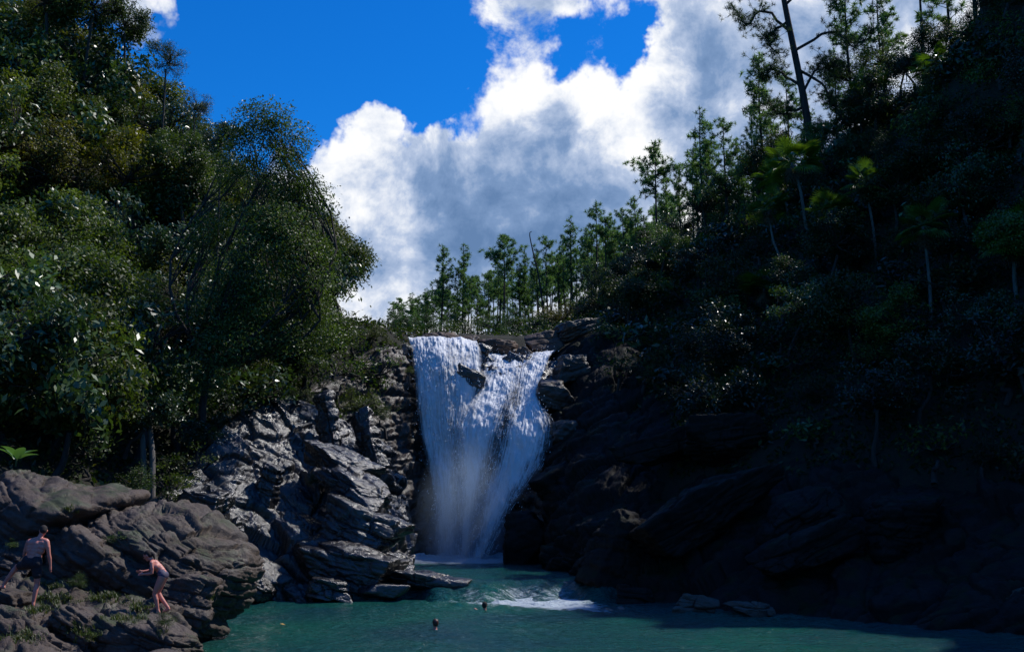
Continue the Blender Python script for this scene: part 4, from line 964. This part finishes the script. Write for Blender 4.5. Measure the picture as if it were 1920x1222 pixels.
# ------------------------------------------------------------------ palms
def frond_mesh(seed, Lp=0.75, Lf=0.75, nl=26, dead=False):
    """a fan leaf: stalk along +x, blades spread round its end and folded"""
    rs_ = np.random.RandomState(seed); t = np.linspace(0, 1, 6)
    pet = np.c_[t * Lp, np.zeros(6), -0.10 * t * t * Lp]
    e = pet[-1]; vs, fs, n = [], [], 0
    for a in np.linspace(-2.2, 2.2, nl):
        L = Lf * (0.72 + 0.28 * math.cos(a * 0.7)) * rs_.uniform(0.9, 1.05); d = np.array([math.cos(a), math.sin(a), 0.0]); sd = np.array([-d[1], d[0], 0]) * 0.026
        q = [e, e + d * L * 0.5 + sd + [0, 0, 0.03], e + d * L * 0.5 - sd + [0, 0, 0.03], e + d * L + [0, 0, -0.20 * L], e + d * L * 0.5 + [0, 0, -0.01]]
        vs += q; fs += [[n, n + 2, n + 4, n + 4], ]; n += 5
    v = np.array(vs); m = nl
    idx = np.arange(m) * 5
    tri = np.concatenate([np.c_[idx, idx + 4, idx + 1], np.c_[idx, idx + 2, idx + 4], np.c_[idx + 1, idx + 4, idx + 3], np.c_[idx + 4, idx + 2, idx + 3]])
    sv, sf = tube_nc(pet, np.linspace(0.016, 0.009, 6), 4)
    st = np.concatenate([sf[:, [0, 1, 2]], sf[:, [0, 2, 3]]])
    V = np.concatenate([v, sv]); F = np.concatenate([tri, st + len(v)])
    tone = np.c_[np.r_[np.repeat(rs_.uniform(0.2, 0.9, m), 5), np.full(len(sv), 0.6)], np.zeros(len(V)), np.zeros(len(V))]
    return mesh_obj('frond', V, F, M['dead_leaf'] if dead else M['frond'], smooth=False, colors={'tone': tone}, link=False)
FR_G = [frond_mesh(1), frond_mesh(2, 0.65, 0.85, 24), frond_mesh(3, 0.85, 0.7, 28)]; FR_D = frond_mesh(4, 0.5, 0.6, 18, True)
def palm(bx, by, tx, ty, label, sc=1.0, color=(1, 1, 1), seed=0, nf=22, Y=None):
    b = ground_hit(bx, by, 30) if Y is None else P(bx, by, Y); top = P(tx, ty, b[1]) - b
    root = empty('palm_tree', tuple(b)); tag(root, label, 'palm tree', 'fan palms on the right slope')
    rs_ = np.random.RandomState(seed)
    c = catmull([np.array([0, 0, -0.5]), top * 0.3 + rs_.normal(0, 0.06, 3), top * 0.65 + rs_.normal(0, 0.06, 3), top], 22)
    rr = np.linspace(0.085, 0.06, 22) * (1 + 0.06 * (np.arange(22) % 2)) * sc
    mesh_obj('trunk', *tube_nc(c, rr, 8), M['bark_pale'], root)
    for k in range(nf):
        o = FR_G[k % 3].copy(); o.name = 'frond'; col.objects.link(o); o.parent = root; o.location = tuple(top + [0, 0, rs_.uniform(-0.05, 0.15)])
        el = rs_.uniform(-0.5, 1.15); o.rotation_euler = (rs_.uniform(-0.4, 0.4), -el, k * 2.4 + rs_.uniform(-0.3, 0.3)); s = sc * rs_.uniform(0.85, 1.15); o.scale = (s, s, s); o.color = (*(np.array(color) * 1.6), 1)  # frond colour brightened to stand for sun on the crowns
    for k in range(4):
        o = FR_D.copy(); o.name = 'dead_frond'; col.objects.link(o); o.parent = root; o.location = tuple(top - [0, 0, 0.05])
        o.rotation_euler = (0, rs_.uniform(1.0, 1.4), k * 1.7 + rs_.uniform(-0.4, 0.4)); o.scale = (sc,) * 3
for i, a in enumerate([
    (1745, 628, 1731, 425, 'palm with a long pale curved trunk and lit crown on the right slope', 1.0, (1.0, 1.1, 1.1)), (1472, 540, 1441, 392, 'slim leaning palm left of the palm group', 0.9, (0.9, 1, 0.8)),
    (1522, 462, 1484, 305, 'bright crowned palm in front of the giant pine trunk', 1.25, (1.5, 1.5, 0.9)), (1566, 545, 1560, 395, 'straight stemmed palm in the middle of the palm group', 0.9, (0.9, 1, 0.8)), (1592, 525, 1582, 450, 'short palm right of the straight stemmed palm', 0.8, (0.9, 1, 0.8)),
    (1642, 480, 1626, 345, 'tall slim palm with drooping crown right of the giant pine', 0.95, (0.9, 1, 0.8)), (1908, 560, 1896, 450, 'palm cut by the right edge of the picture', 1.1, (1.1, 1.2, 0.8)),
    (1700, 150, 1690, 75, 'yellow green palm crown among the hilltop trees', 1.3, (1.7, 1.6, 0.8)), (1735, 110, 1730, 35, 'second bright palm crown near the top of the right hill', 1.2, (1.4, 1.5, 0.8)), (1750, 190, 1745, 130, 'small palm under the bright hilltop palms', 1.0, (1.2, 1.3, 0.8)),
    (1440, 590, 1432, 540, 'low palm growing close to the slope below the palm group', 1.0, (1.1, 1.2, 0.8)), (1640, 230, 1632, 170, 'palm half hidden in the pale bush on the hilltop', 1.1, (1.2, 1.3, 0.8)), (1480, 400, 1455, 330, 'short palm under the bright crowned palm', 1.0, (1.3, 1.4, 0.8))]):
    palm(*a, seed=i)

# ------------------------------------------------------------------ undergrowth of the right slope
def right_ok(q):
    z = Hn(q)[0]
    if z < 4.0: return False
    px, py, d = project((q[0], q[1], z + 1))
    if px < 1080 or px > 2020 or py < -160: return False
    lim = np.interp(px, [1080, 1150, 1250, 1400, 1600, 1900], [580, 690, 800, 850, 915, 950])
    return py < lim and not (px > 1980 and py < 100)
pts, rs = scatter(3, 19, 33, 92, 1.9, 14, right_ok); pts += scatter(19, 34, 36, 66, 1.5, 15, right_ok)[0]
nr_ = 0
for q in pts:
    z = Hn(q)[0]; tall = rs.rand() < 0.22; Rr = rs.uniform(1.3, 1.9) if tall else rs.uniform(1.1, 1.75); zc = z + (Rr * 0.85 + rs.uniform(0.5, 1.8) if tall else Rr * 0.55)
    px, py, d = project((q[0], q[1], zc)); kd = rs.choice(['broad', 'gloss'] if tall else ['shrub', 'fine', 'bigleaf'])
    colr = np.array([(0.8, 1.0, 0.7), (1.1, 1.1, 0.6), (0.7, 0.9, 0.8)][rs.randint(3)]) * (rs.uniform(0.3, 0.7) if rs.rand() < (0.8 if py > 380 else 0.55) else rs.uniform(1.0, 1.9))  # most tints darkened to deepen the slope's shade, the rest brightened
    band = 'high on' if py < 330 else ('halfway up' if py < 600 else 'low on')
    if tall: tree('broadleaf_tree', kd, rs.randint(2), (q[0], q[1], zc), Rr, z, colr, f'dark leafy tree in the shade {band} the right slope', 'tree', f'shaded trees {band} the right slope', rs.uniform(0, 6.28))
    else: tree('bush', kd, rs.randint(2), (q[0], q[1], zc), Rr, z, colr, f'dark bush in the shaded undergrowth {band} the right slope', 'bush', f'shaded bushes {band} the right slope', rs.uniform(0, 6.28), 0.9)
    nr_ += 1
rs = np.random.RandomState(88)
for px in range(1740, 1960, 44):
    for py in range(20, 380, 52):
        h = ground_hit(px + rs.uniform(-18, 18), py + rs.uniform(-20, 20), 34); Rr = rs.uniform(1.0, 1.5)
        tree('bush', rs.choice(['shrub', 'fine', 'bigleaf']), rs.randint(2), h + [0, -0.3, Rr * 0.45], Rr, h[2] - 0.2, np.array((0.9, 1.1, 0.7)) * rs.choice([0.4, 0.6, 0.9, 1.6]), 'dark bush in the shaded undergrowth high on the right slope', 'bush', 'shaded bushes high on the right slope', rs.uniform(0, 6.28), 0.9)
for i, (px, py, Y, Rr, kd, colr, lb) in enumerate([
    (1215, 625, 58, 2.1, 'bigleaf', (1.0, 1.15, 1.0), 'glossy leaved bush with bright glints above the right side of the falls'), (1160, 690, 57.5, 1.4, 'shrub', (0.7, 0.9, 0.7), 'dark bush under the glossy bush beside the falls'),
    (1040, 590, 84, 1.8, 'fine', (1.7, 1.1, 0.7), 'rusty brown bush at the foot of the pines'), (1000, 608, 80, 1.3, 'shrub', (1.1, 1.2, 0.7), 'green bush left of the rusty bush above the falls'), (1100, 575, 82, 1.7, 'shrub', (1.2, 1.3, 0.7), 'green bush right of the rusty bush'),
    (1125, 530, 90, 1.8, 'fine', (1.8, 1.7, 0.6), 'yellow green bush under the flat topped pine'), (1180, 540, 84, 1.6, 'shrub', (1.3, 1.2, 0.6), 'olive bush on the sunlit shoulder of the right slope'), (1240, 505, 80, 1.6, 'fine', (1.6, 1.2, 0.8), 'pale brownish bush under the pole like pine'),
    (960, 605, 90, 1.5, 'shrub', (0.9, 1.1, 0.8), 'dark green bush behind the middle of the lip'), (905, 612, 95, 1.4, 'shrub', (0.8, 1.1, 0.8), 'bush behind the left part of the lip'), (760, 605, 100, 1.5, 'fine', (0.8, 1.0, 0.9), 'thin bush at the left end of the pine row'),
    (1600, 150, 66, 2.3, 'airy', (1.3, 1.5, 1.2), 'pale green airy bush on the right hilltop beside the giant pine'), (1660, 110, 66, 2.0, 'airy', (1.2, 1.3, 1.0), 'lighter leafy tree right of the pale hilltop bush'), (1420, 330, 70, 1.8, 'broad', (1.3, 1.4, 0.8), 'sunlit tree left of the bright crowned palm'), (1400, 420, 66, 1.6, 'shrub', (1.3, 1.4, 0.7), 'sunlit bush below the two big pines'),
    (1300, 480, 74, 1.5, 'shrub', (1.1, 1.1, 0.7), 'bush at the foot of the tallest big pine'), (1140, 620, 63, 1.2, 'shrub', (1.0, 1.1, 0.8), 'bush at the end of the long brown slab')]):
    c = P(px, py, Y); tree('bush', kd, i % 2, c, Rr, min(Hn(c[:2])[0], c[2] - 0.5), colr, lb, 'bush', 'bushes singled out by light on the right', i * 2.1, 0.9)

for px in np.linspace(735, 1075, 15):
    Y = 100 + 14 * math.sin(px * 0.37); py = np.interp(px, [735, 900, 1000, 1075], [612, 612, 603, 590]) + 6 * math.sin(px * 1.7)
    c = P(px, py, Y); tree('bush', ['shrub', 'fine'][int(px) % 2], int(px) % 2, c, 1.75, min(Hn(c[:2])[0], c[2] - 0.5), (0.8 + 0.3 * math.sin(px), 1.1, 0.7), 'green bush in the undergrowth at the foot of the plateau pines', 'bush', 'undergrowth bushes at the foot of the plateau pines', px, 0.95)
# low ground cover: leaves and ferns that carpet both slopes
rs = np.random.RandomState(55); cov = []
for x0, x1, y0, y1, cnt in ((-34, -4, 34, 80, 60000), (2, 40, 34, 95, 110000), (-12, 30, 62, 130, 40000)):
    q = np.c_[rs.uniform(x0, x1, cnt), rs.uniform(y0, y1, cnt)]
    dn = fbm(np.c_[q * 0.9, np.zeros(cnt)], 2, 66); q = q[dn > -0.25]; z = Hn(q)
    k = z > np.where((q[:, 0] < 0) & (q[:, 1] < 60), 2.2, 4.6); lip = (np.abs(q[:, 0] - 0) < 5.5) & (q[:, 1] < 70); k &= ~lip
    cov.append(np.c_[q, z][k])
cov = np.concatenate(cov); cov[:, 2] += rs.exponential(0.14, len(cov))
v, f = leaf_quads(cov, rs, 0.30, 0.13, 0.8, None, 0.1)
o = mesh_obj('ground_cover', v, f, M['leaf'], smooth=False, colors={'tone': np.repeat(np.c_[rs.uniform(0, 0.8, len(cov)), (rs.rand(len(cov)) < 0.08) * 0.8, np.zeros(len(cov))], 4, axis=0)})
o.color = (0.5, 0.62, 0.45, 1); tag(o, 'low leafy ground cover under the trees of both slopes', 'ground cover', kind='stuff')

# ------------------------------------------------------------------ small plants and grass on the near bank
def cast(px, py):
    """where the sight line through a pixel first meets the rock, and the normal there"""
    o = Vector(CAM); d = Vector(pdir(px, py)).normalized(); best = None
    for nm, b in BVH.items():
        loc, nrm, i, dist = b.ray_cast(o, d)
        if loc is not None and (best is None or dist < best[2]): best = (np.array(loc), np.array(nrm), dist)
    return best
def drop(x, y, z=12.0):
    best = None
    for nm, b in BVH.items():
        loc, nrm, i, dist = b.ray_cast(Vector((x, y, z)), Vector((0, 0, -1)))
        if loc is not None and (best is None or loc[2] > best): best = loc[2]
    return best
rs = np.random.RandomState(31); gv, gf, gt, n = [], [], [], 0
for px, py, wx, wy, cnt in [(100, 1125, 45, 12, 90), (200, 1120, 40, 10, 110), (262, 1140, 26, 10, 70), (150, 1185, 32, 14, 80), (40, 1195, 40, 14, 60), (75, 1145, 30, 6, 50), (130, 955, 14, 6, 25), (400, 1120, 14, 14, 20), (230, 1160, 40, 8, 50), (300, 1190, 20, 10, 25), (95, 1100, 30, 8, 40)]:
    for k in range(cnt):
        h = cast(px + rs.normal(0, wx * 0.5), py + rs.normal(0, wy * 0.5))
        if h is None or h[2] > 40 or abs(h[1][2]) < 0.3: continue
        for b in range(rs.randint(5, 10)):
            a = rs.uniform(0, 6.28); L = rs.uniform(0.05, 0.15); ln = rs.uniform(0.1, 0.7)
            d = np.array([math.cos(a) * ln, math.sin(a) * ln, 1.0]); d /= np.linalg.norm(d); sd = np.array([-math.sin(a), math.cos(a), 0]) * 0.008
            p0 = h[0] + rs.normal(0, 0.03, 3) * [1, 1, 0.2]; mid = p0 + d * L * 0.6; tip = p0 + d * L + np.array([math.cos(a), math.sin(a), -0.5]) * L * 0.25
            gv += [p0 - sd, p0 + sd, mid + sd * 0.7, mid - sd * 0.7, tip, tip]; gf += [[n, n + 1, n + 2, n + 3]]
            gf += [[n + 3, n + 2, n + 4, n + 5]]; t_ = rs.uniform(0, 1); gt += [[t_, (rs.rand() < 0.15) * 0.8, 0]] * 6; n += 6
gv = np.array(gv); gv[5::6] += [0.002, 0, 0.002]
o = mesh_obj('grass', gv, np.array(gf), M['grass'], smooth=False, colors={'tone': np.array(gt, float)}); tag(o, 'short green grass in the cracks of the near rocks', 'grass', kind='stuff')
for i, (px, py, Rr, kd, colr, lb) in enumerate([
    (215, 1022, 0.26, 'shrub', (1.5, 1.7, 0.8), 'small leafy plant growing out of the big boulder'), (140, 1105, 0.32, 'fine', (1.0, 1.2, 0.9), 'weedy plant on the ledge between the man and the woman'), (25, 1030, 0.2, 'shrub', (1.4, 1.6, 0.7), 'small green plant left of the man'),
    (310, 1180, 0.3, 'fine', (0.8, 1.0, 0.7), 'dark weed on the rock below the woman'), (165, 1200, 0.18, 'shrub', (1.5, 1.6, 0.8), 'bright little plant on the bottom ledge'), (180, 1090, 0.22, 'fine', (0.9, 1.1, 0.8), 'weed at the foot of the slanting rock')]):
    h = cast(px, py); c = h[0] + [0, 0, Rr * 0.6]
    tree('plant', kd, i % 2, c, Rr, h[0][2] - 0.03, colr, lb, 'plant', 'small plants on the near rocks', i * 1.1, 0.9, tr=0.01)
# big leaved plant on the outcrop
h = cast(30, 868); hp = h[0] if h is not None and h[2] < 40 else P(30, 868, 30)
root = empty('broad_leaf_plant', tuple(hp)); tag(root, 'plant with a few big bright green leaves on the outcrop at far left', 'plant')
rs = np.random.RandomState(3)
for k in range(7):
    t = np.linspace(0, 1, 9); wv = 0.15 * np.sin(np.pi * np.clip(t * 0.95 + 0.05, 0, 1)) ** 0.7
    mid = np.c_[t * 0.5, np.zeros(9), -0.18 * t ** 2]
    A = mid + np.c_[np.zeros(9), wv, 0.05 * wv / 0.15]; B = mid - np.c_[np.zeros(9), wv, -0.05 * wv / 0.15]
    v = np.concatenate([A, mid, B]); f = np.concatenate([np.array([[i, i + 1, i + 10, i + 9], [i + 9, i + 10, i + 19, i + 18]]) for i in range(8)])
    lf = mesh_obj('leaf', v, f, M['frond'], root, colors={'tone': np.tile([[0.9, 0, 0]], (27, 1))}); lf.color = (1.6, 2.1, 3.6, 1)
    a = k * 0.9 + rs.uniform(-0.2, 0.2); lf.location = (math.cos(a) * 0.1, math.sin(a) * 0.1, 0.12 + 0.05 * (k % 3)); lf.rotation_euler = (0, rs.uniform(-1.2, -0.3), a)
v, f = tube_nc([[0, 0, -0.1], [0.01, 0, 0.1], [0, 0, 0.25]], [0.03, 0.025, 0.015], 6); mesh_obj('stem', v, f, M['grass'], root, colors={'tone': np.tile([[0.5, 0, 0]], (len(v), 1))})

# ------------------------------------------------------------------ people
def ball(c, r, rot=None):
    u, f = ico(3); v = u * np.broadcast_to(np.array(r, float), (3,))
    if rot is not None: v = v @ np.array(rot).T
    return v + np.array(c), f
def cap(a, b, ra, rb, n=7):
    a, b = np.array(a, float), np.array(b, float)
    return [ball(a + (b - a) * t, ra + (rb - ra) * t) for t in np.linspace(0, 1, max(2, int(np.linalg.norm(b - a) / (min(ra, rb) * 0.5)) + 1))]
def chain(*pr):
    out_ = []
    for (a, ra), (b, rb) in zip(pr[:-1], pr[1:]): out_ += cap(a, b, ra, rb)
    return out_
def fuse(name, parts, mat, parent, voxel=0.009, smooth=5):
    """melt overlapping volumes into one continuous skin"""
    v, f = join(parts); tmp = mesh_obj('tmp', v, f, mat)
    m = tmp.modifiers.new('r', 'REMESH'); m.mode = 'VOXEL'; m.voxel_size = voxel; m.use_smooth_shade = True
    if smooth: sm_ = tmp.modifiers.new('s', 'SMOOTH'); sm_.factor = 0.5; sm_.iterations = smooth
    dg = bpy.context.evaluated_depsgraph_get(); me = bpy.data.meshes.new_from_object(tmp.evaluated_get(dg)); me.name = name
    bpy.data.objects.remove(tmp, do_unlink=True)
    o = bpy.data.objects.new(name, me); col.objects.link(o); o.parent = parent
    if not me.materials: me.materials.append(mat)
    return o
def hand(w_, d, side, curl=0.5):
    """palm and five bent fingers from the wrist w_ along d; side points to the thumb"""
    w_, d, side = np.array(w_, float), unit(np.array(d, float)), np.array(side, float)
    side = unit(side - d * np.dot(side, d)); nrm = np.cross(d, side); out_ = chain((w_, 0.026), (w_ + d * 0.05, 0.030), (w_ + d * 0.085, 0.026))
    for k, (o_, L) in enumerate([(0.030, 0.070), (0.011, 0.078), (-0.009, 0.072), (-0.028, 0.058)]):
        b = w_ + d * 0.085 + side * o_; m1 = b + d * L * 0.5 + nrm * 0.012 * curl; m2 = m1 + unit(d + nrm * curl) * L * 0.5
        out_ += chain((b, 0.0095), (m1, 0.009), (m2, 0.008))
    b = w_ + d * 0.03 + side * 0.025; m1 = b + unit(side + d * 0.8) * 0.035; out_ += chain((b, 0.012), (m1, 0.0105), (m1 + d * 0.03, 0.009))
    return out_
def foot(ank, d):
    ank, d = np.array(ank, float), unit(np.array(d, float)); s = np.array([-d[1], d[0], 0]); h_ = ank + [0, 0, -0.055] - d * 0.03
    out_ = chain((ank, 0.040), (h_, 0.034)) + chain((h_, 0.034), (ank + [0, 0, -0.055] + d * 0.09, 0.036), (ank + [0, 0, -0.068] + d * 0.16, 0.026))
    for k in range(5): out_ += chain((ank + [0, 0, -0.068] + d * 0.16 + s * (0.03 - 0.015 * k), 0.013), (ank + [0, 0, -0.076] + d * (0.205 - 0.008 * k) + s * (0.032 - 0.016 * k), 0.010))
    return out_
def head(c, face, tilt=0.0):
    """skull, jaw, nose, brow and ears; face is the way it looks"""
    c = np.array(c, float); f_ = unit(np.array(face, float)); s = unit(np.cross(f_, [0, 0, 1.0])); up = np.cross(s, f_)
    Rm = np.stack([s, f_, up], 1)
    out_ = [ball(c, (0.076, 0.095, 0.100), Rm), ball(c - up * 0.055 + f_ * 0.025, (0.056, 0.062, 0.062), Rm), ball(c - up * 0.105 + f_ * 0.055, (0.026, 0.024, 0.022), Rm)]
    out_ += chain((c + f_ * 0.092 + up * 0.005, 0.010), (c + f_ * 0.110 - up * 0.028, 0.015)) + [ball(c + f_ * 0.082 + up * 0.025, (0.05, 0.016, 0.012), Rm), ball(c + f_ * 0.088 - up * 0.062, (0.024, 0.012, 0.009), Rm)]
    for q in (-1, 1): out_.append(ball(c + s * q * 0.080 - f_ * 0.005 - up * 0.01, (0.012, 0.022, 0.034), Rm))
    return out_, (s, f_, up, Rm)
def eyes(c, fr, parent):
    s, f_, up, Rm = fr
    for q in (-1, 1):
        v, f = ball(np.array(c) + f_ * 0.088 + s * q * 0.032 + up * 0.004, 0.011); mesh_obj('eye', v, f, M['hair'], parent)
def hair_cap(c, fr, mat, parent, extra=(), big=1.0):
    s, f_, up, Rm = fr; c = np.array(c)
    fuse('hair', [ball(c + up * 0.022 - f_ * 0.018, np.array((0.085, 0.093, 0.096)) * big, Rm), ball(c - f_ * 0.045 - up * 0.01, np.array((0.078, 0.066, 0.082)) * big, Rm)] + list(extra), mat, parent, 0.01, 3)

# man climbing, seen from behind
hm = cast(62, 1137); mb = hm[0]
root = empty('person', tuple(mb)); tag(root, 'bare backed man in dark swim shorts stepping up the rocks at the left', 'person')
fdir = (-0.45, 0.85, 0)
hd, fr = head((0.06, 0.12, 1.665), (-0.35, 0.85, -0.38))
la = np.array([-0.80, 0.22, 0.46])
body = hd + chain(((-0.10, 0.0, 0.96), 0.125), ((-0.09, 0.01, 1.08), 0.118), ((-0.06, 0.03, 1.22), 0.122), ((-0.03, 0.05, 1.36), 0.118))
body += chain(((-0.20, 0.03, 0.96), 0.10), ((0.0, 0.0, 0.96), 0.10)) + chain(((-0.16, 0.04, 1.10), 0.095), ((0.01, 0.02, 1.10), 0.095)) + chain(((-0.17, 0.05, 1.22), 0.095), ((0.06, 0.03, 1.22), 0.095)) + chain(((-0.18, 0.06, 1.30), 0.092), ((0.09, 0.03, 1.30), 0.092)) + chain(((-0.18, 0.06, 1.38), 0.088), ((0.11, 0.04, 1.38), 0.088))
body += chain(((-0.21, 0.08, 1.42), 0.062), ((-0.01, 0.06, 1.47), 0.065), ((0.17, 0.04, 1.43), 0.062)) + chain(((0.0, 0.06, 1.46), 0.06), ((0.045, 0.09, 1.60), 0.055))
body += chain(((0.19, 0.04, 1.41), 0.060), ((0.225, 0.03, 1.30), 0.052), ((0.25, 0.05, 1.14), 0.041), ((0.262, 0.07, 1.06), 0.043), ((0.275, 0.11, 0.89), 0.027)) + hand((0.275, 0.11, 0.89), (0.02, 0.12, -1), (-0.6, 0.5, 0), 0.5)
body += chain(((-0.24, 0.08, 1.40), 0.058), ((-0.28, 0.09, 1.29), 0.050), ((-0.33, 0.12, 1.15), 0.040), ((-0.34, 0.17, 1.07), 0.042), ((-0.34, 0.29, 0.94), 0.027)) + hand((-0.34, 0.29, 0.94), (0.02, 0.5, -0.8), (0.7, 0.3, 0), 0.6)
body += chain(((0.01, 0.0, 0.92), 0.098), ((0.03, 0.02, 0.72), 0.082), ((0.03, 0.05, 0.50), 0.056), ((0.02, 0.02, 0.36), 0.058), ((0.0, 0.0, 0.09), 0.038)) + foot((0.0, 0.0, 0.09), fdir)
body += chain(((-0.20, 0.03, 0.93), 0.098), ((-0.36, 0.13, 0.91), 0.082), ((-0.53, 0.23, 0.86), 0.056), ((-0.61, 0.21, 0.74), 0.057), (la, 0.038)) + foot(la, (-0.8, 0.5, 0))
fuse('body', body, M['skin'], root, 0.009, 4)
sh = chain(((-0.21, 0.02, 0.94), 0.128), ((0.01, -0.01, 0.94), 0.130)) + chain(((-0.2, 0.02, 1.0), 0.128), ((0.0, 0.0, 1.0), 0.128)) + [ball((-0.10, 0.0, 0.97), 0.148)] + chain(((0.01, 0.0, 0.90), 0.118), ((0.03, 0.02, 0.70), 0.106)) + chain(((-0.20, 0.03, 0.92), 0.118), ((-0.40, 0.15, 0.89), 0.104))
fuse('shorts', sh, M['shorts'], root, 0.012, 3)
hair_cap((0.06, 0.12, 1.665), fr, M['hair'], root); eyes((0.06, 0.12, 1.665), fr, root)
fp = mb + la
rock('boulder', tuple(fp - [0.05, -0.05, 0.42]), (1.0, 0.8, 0.66), (0, R(8), R(10)), M['rock_dry'], 95, 'brown stone under the raised foot of the climbing man', 5, 5, 16, 0.5, True, -0.1, 'boulder', jointed=0.05, bed=(0.26, 0.7, 0.8))

# woman bending forward
hw = cast(298, 1149); wb = hw[0]
root = empty('person', tuple(wb)); tag(root, 'woman in a dark bikini bending forward with her hands on the rock', 'person')
hc = (-0.335, 0.0, 1.315); hd, fr = head(hc, (-0.85, 0.05, -0.5))
body = hd + chain(((0.05, 0, 0.85), 0.115), ((0.0, 0, 0.96), 0.098), ((-0.07, 0, 1.04), 0.098), ((-0.16, 0.0, 1.12), 0.098)) + chain(((0.06, -0.08, 0.84), 0.098), ((0.05, 0.08, 0.84), 0.098))
body += chain(((-0.10, -0.07, 1.06), 0.075), ((-0.10, 0.07, 1.06), 0.075)) + [ball((-0.19, -0.065, 1.02), 0.062), ball((-0.19, 0.065, 1.02), 0.062)]
body += chain(((-0.18, -0.15, 1.15), 0.05), ((-0.20, 0, 1.18), 0.056), ((-0.19, 0.15, 1.15), 0.05)) + chain(((-0.21, 0, 1.18), 0.050), ((-0.285, 0, 1.25), 0.046))
body += chain(((-0.18, -0.165, 1.14), 0.048), ((-0.15, -0.19, 1.03), 0.040), ((-0.15, -0.19, 0.92), 0.034), ((-0.24, -0.15, 0.90), 0.034), ((-0.37, -0.10, 0.89), 0.022)) + hand((-0.37, -0.10, 0.89), (-1, 0.25, -0.05), (0, 0.6, 0.6), 0.4)
body += chain(((-0.19, 0.165, 1.14), 0.048), ((-0.24, 0.19, 1.05), 0.040), ((-0.29, 0.19, 0.97), 0.034), ((-0.36, 0.16, 0.95), 0.033), ((-0.46, 0.10, 0.94), 0.022)) + hand((-0.46, 0.10, 0.94), (-1, -0.1, -0.1), (0, -0.6, 0.6), 0.4)
body += chain(((0.06, -0.085, 0.83), 0.100), ((-0.01, -0.09, 0.65), 0.082), ((-0.10, -0.08, 0.45), 0.054), ((-0.055, -0.08, 0.32), 0.054), ((-0.01, -0.06, 0.08), 0.035)) + foot((-0.01, -0.06, 0.08), (-0.9, -0.1, 0))
body += chain(((0.05, 0.085, 0.83), 0.098), ((-0.01, 0.09, 0.66), 0.080), ((-0.07, 0.09, 0.46), 0.053), ((0.0, 0.09, 0.34), 0.053), ((0.17, 0.09, 0.13), 0.035)) + foot((0.17, 0.09, 0.13), (-0.75, 0.1, -0.35))
fuse('body', body, M['skin'], root, 0.009, 4)
fuse('bikini_bottom', chain(((0.065, -0.075, 0.855), 0.108), ((0.055, 0.075, 0.855), 0.108)) + chain(((0.03, -0.06, 0.90), 0.100), ((0.03, 0.06, 0.90), 0.100)), M['bikini'], root, 0.01, 2)
tt = np.linspace(0, 2 * np.pi, 28); ring = np.array([-0.12, 0, 1.075])[None] + np.c_[np.cos(tt) * 0.098 * -0.55, np.sin(tt) * 0.150, np.cos(tt) * 0.098 * 0.83]
fuse('bikini_top', sum([cap(ring[i], ring[i + 1], 0.013, 0.013) for i in range(27)], []) + [ball((-0.20, -0.065, 1.018), 0.063), ball((-0.20, 0.065, 1.018), 0.063)], M['bikini'], root, 0.008, 2)
pony = chain(((-0.25, 0, 1.36), 0.045), ((-0.20, 0, 1.33), 0.038), ((-0.17, -0.02, 1.27), 0.024), ((-0.16, -0.03, 1.20), 0.014))
hair_cap(hc, fr, M['hair'], root, pony); eyes(hc, fr, root)

# two swimmers
def swimmer(px, py, face, label, hair, sh_tilt, arm):
    b = PZ(px, py, 0.0); root = empty('person', tuple(b)); tag(root, label, 'person', None)
    hc = (0, 0, 0.15); hd, fr = head(hc, face); s = fr[0]
    nk = np.array([0, 0.0, -0.02])
    body = hd + chain(((0, 0, 0.06), 0.052), (nk - [0, 0, 0.04], 0.058)) + chain((nk - s * 0.18 - [0, 0, 0.09], 0.062), (nk - [0, 0, 0.05], 0.07), (nk + s * 0.18 - [0, 0, 0.09], 0.062)) + chain((nk - [0, 0, 0.12], 0.13), (nk - [0, 0, 0.45] - fr[1] * 0.25, 0.12))
    w0 = nk + s * arm * 0.20 - [0, 0, 0.08]; e = w0 + s * arm * 0.20 + fr[1] * 0.10 + [0, 0, 0.06 * sh_tilt]; w1 = e + fr[1] * 0.2 + s * arm * 0.05 - [0, 0, 0.05]
    body += chain((w0, 0.052), (e, 0.042), (w1, 0.03)) + hand(w1, fr[1], [0, 0, 1.0], 0.3)
    w0 = nk - s * arm * 0.20 - [0, 0, 0.09]; e = w0 - s * arm * 0.18 - [0, 0, 0.16]; w1 = e + fr[1] * 0.22 - [0, 0, 0.05]
    body += chain((w0, 0.052), (e, 0.042), (w1, 0.03)) + hand(w1, fr[1], [0, 0, 1.0], 0.3)
    fuse('body', body, M['skin'], root, 0.01, 3); hair_cap(hc, fr, hair, root, big=1.08); eyes(hc, fr, root)
swimmer(816, 1177, (-0.5, 0.8, 0), 'red haired swimmer nearer the camera with only the head above water', M['hair_red'], 0.2, 1)
swimmer(909, 1142, (0.3, 0.9, 0), 'dark haired swimmer near the rapids with a pale shoulder above water', M['hair'], 1.6, -1)
# a yellow leaf afloat
lp = PZ(530, 1170, 0.05); v, f = leaf_quads(np.zeros((1, 3)), np.random.RandomState(1), 0.22, 0.12, 4.0, None, 0.0)
o = mesh_obj('floating_leaf', v, f, M['dead_leaf'], smooth=False, colors={'tone': np.tile([[1.0, 0.0, 0]], (4, 1))}); o.location = lp; o.color = (3.5, 2.4, 0.6, 1); tag(o, 'small yellow leaf floating on the green pool', 'leaf')
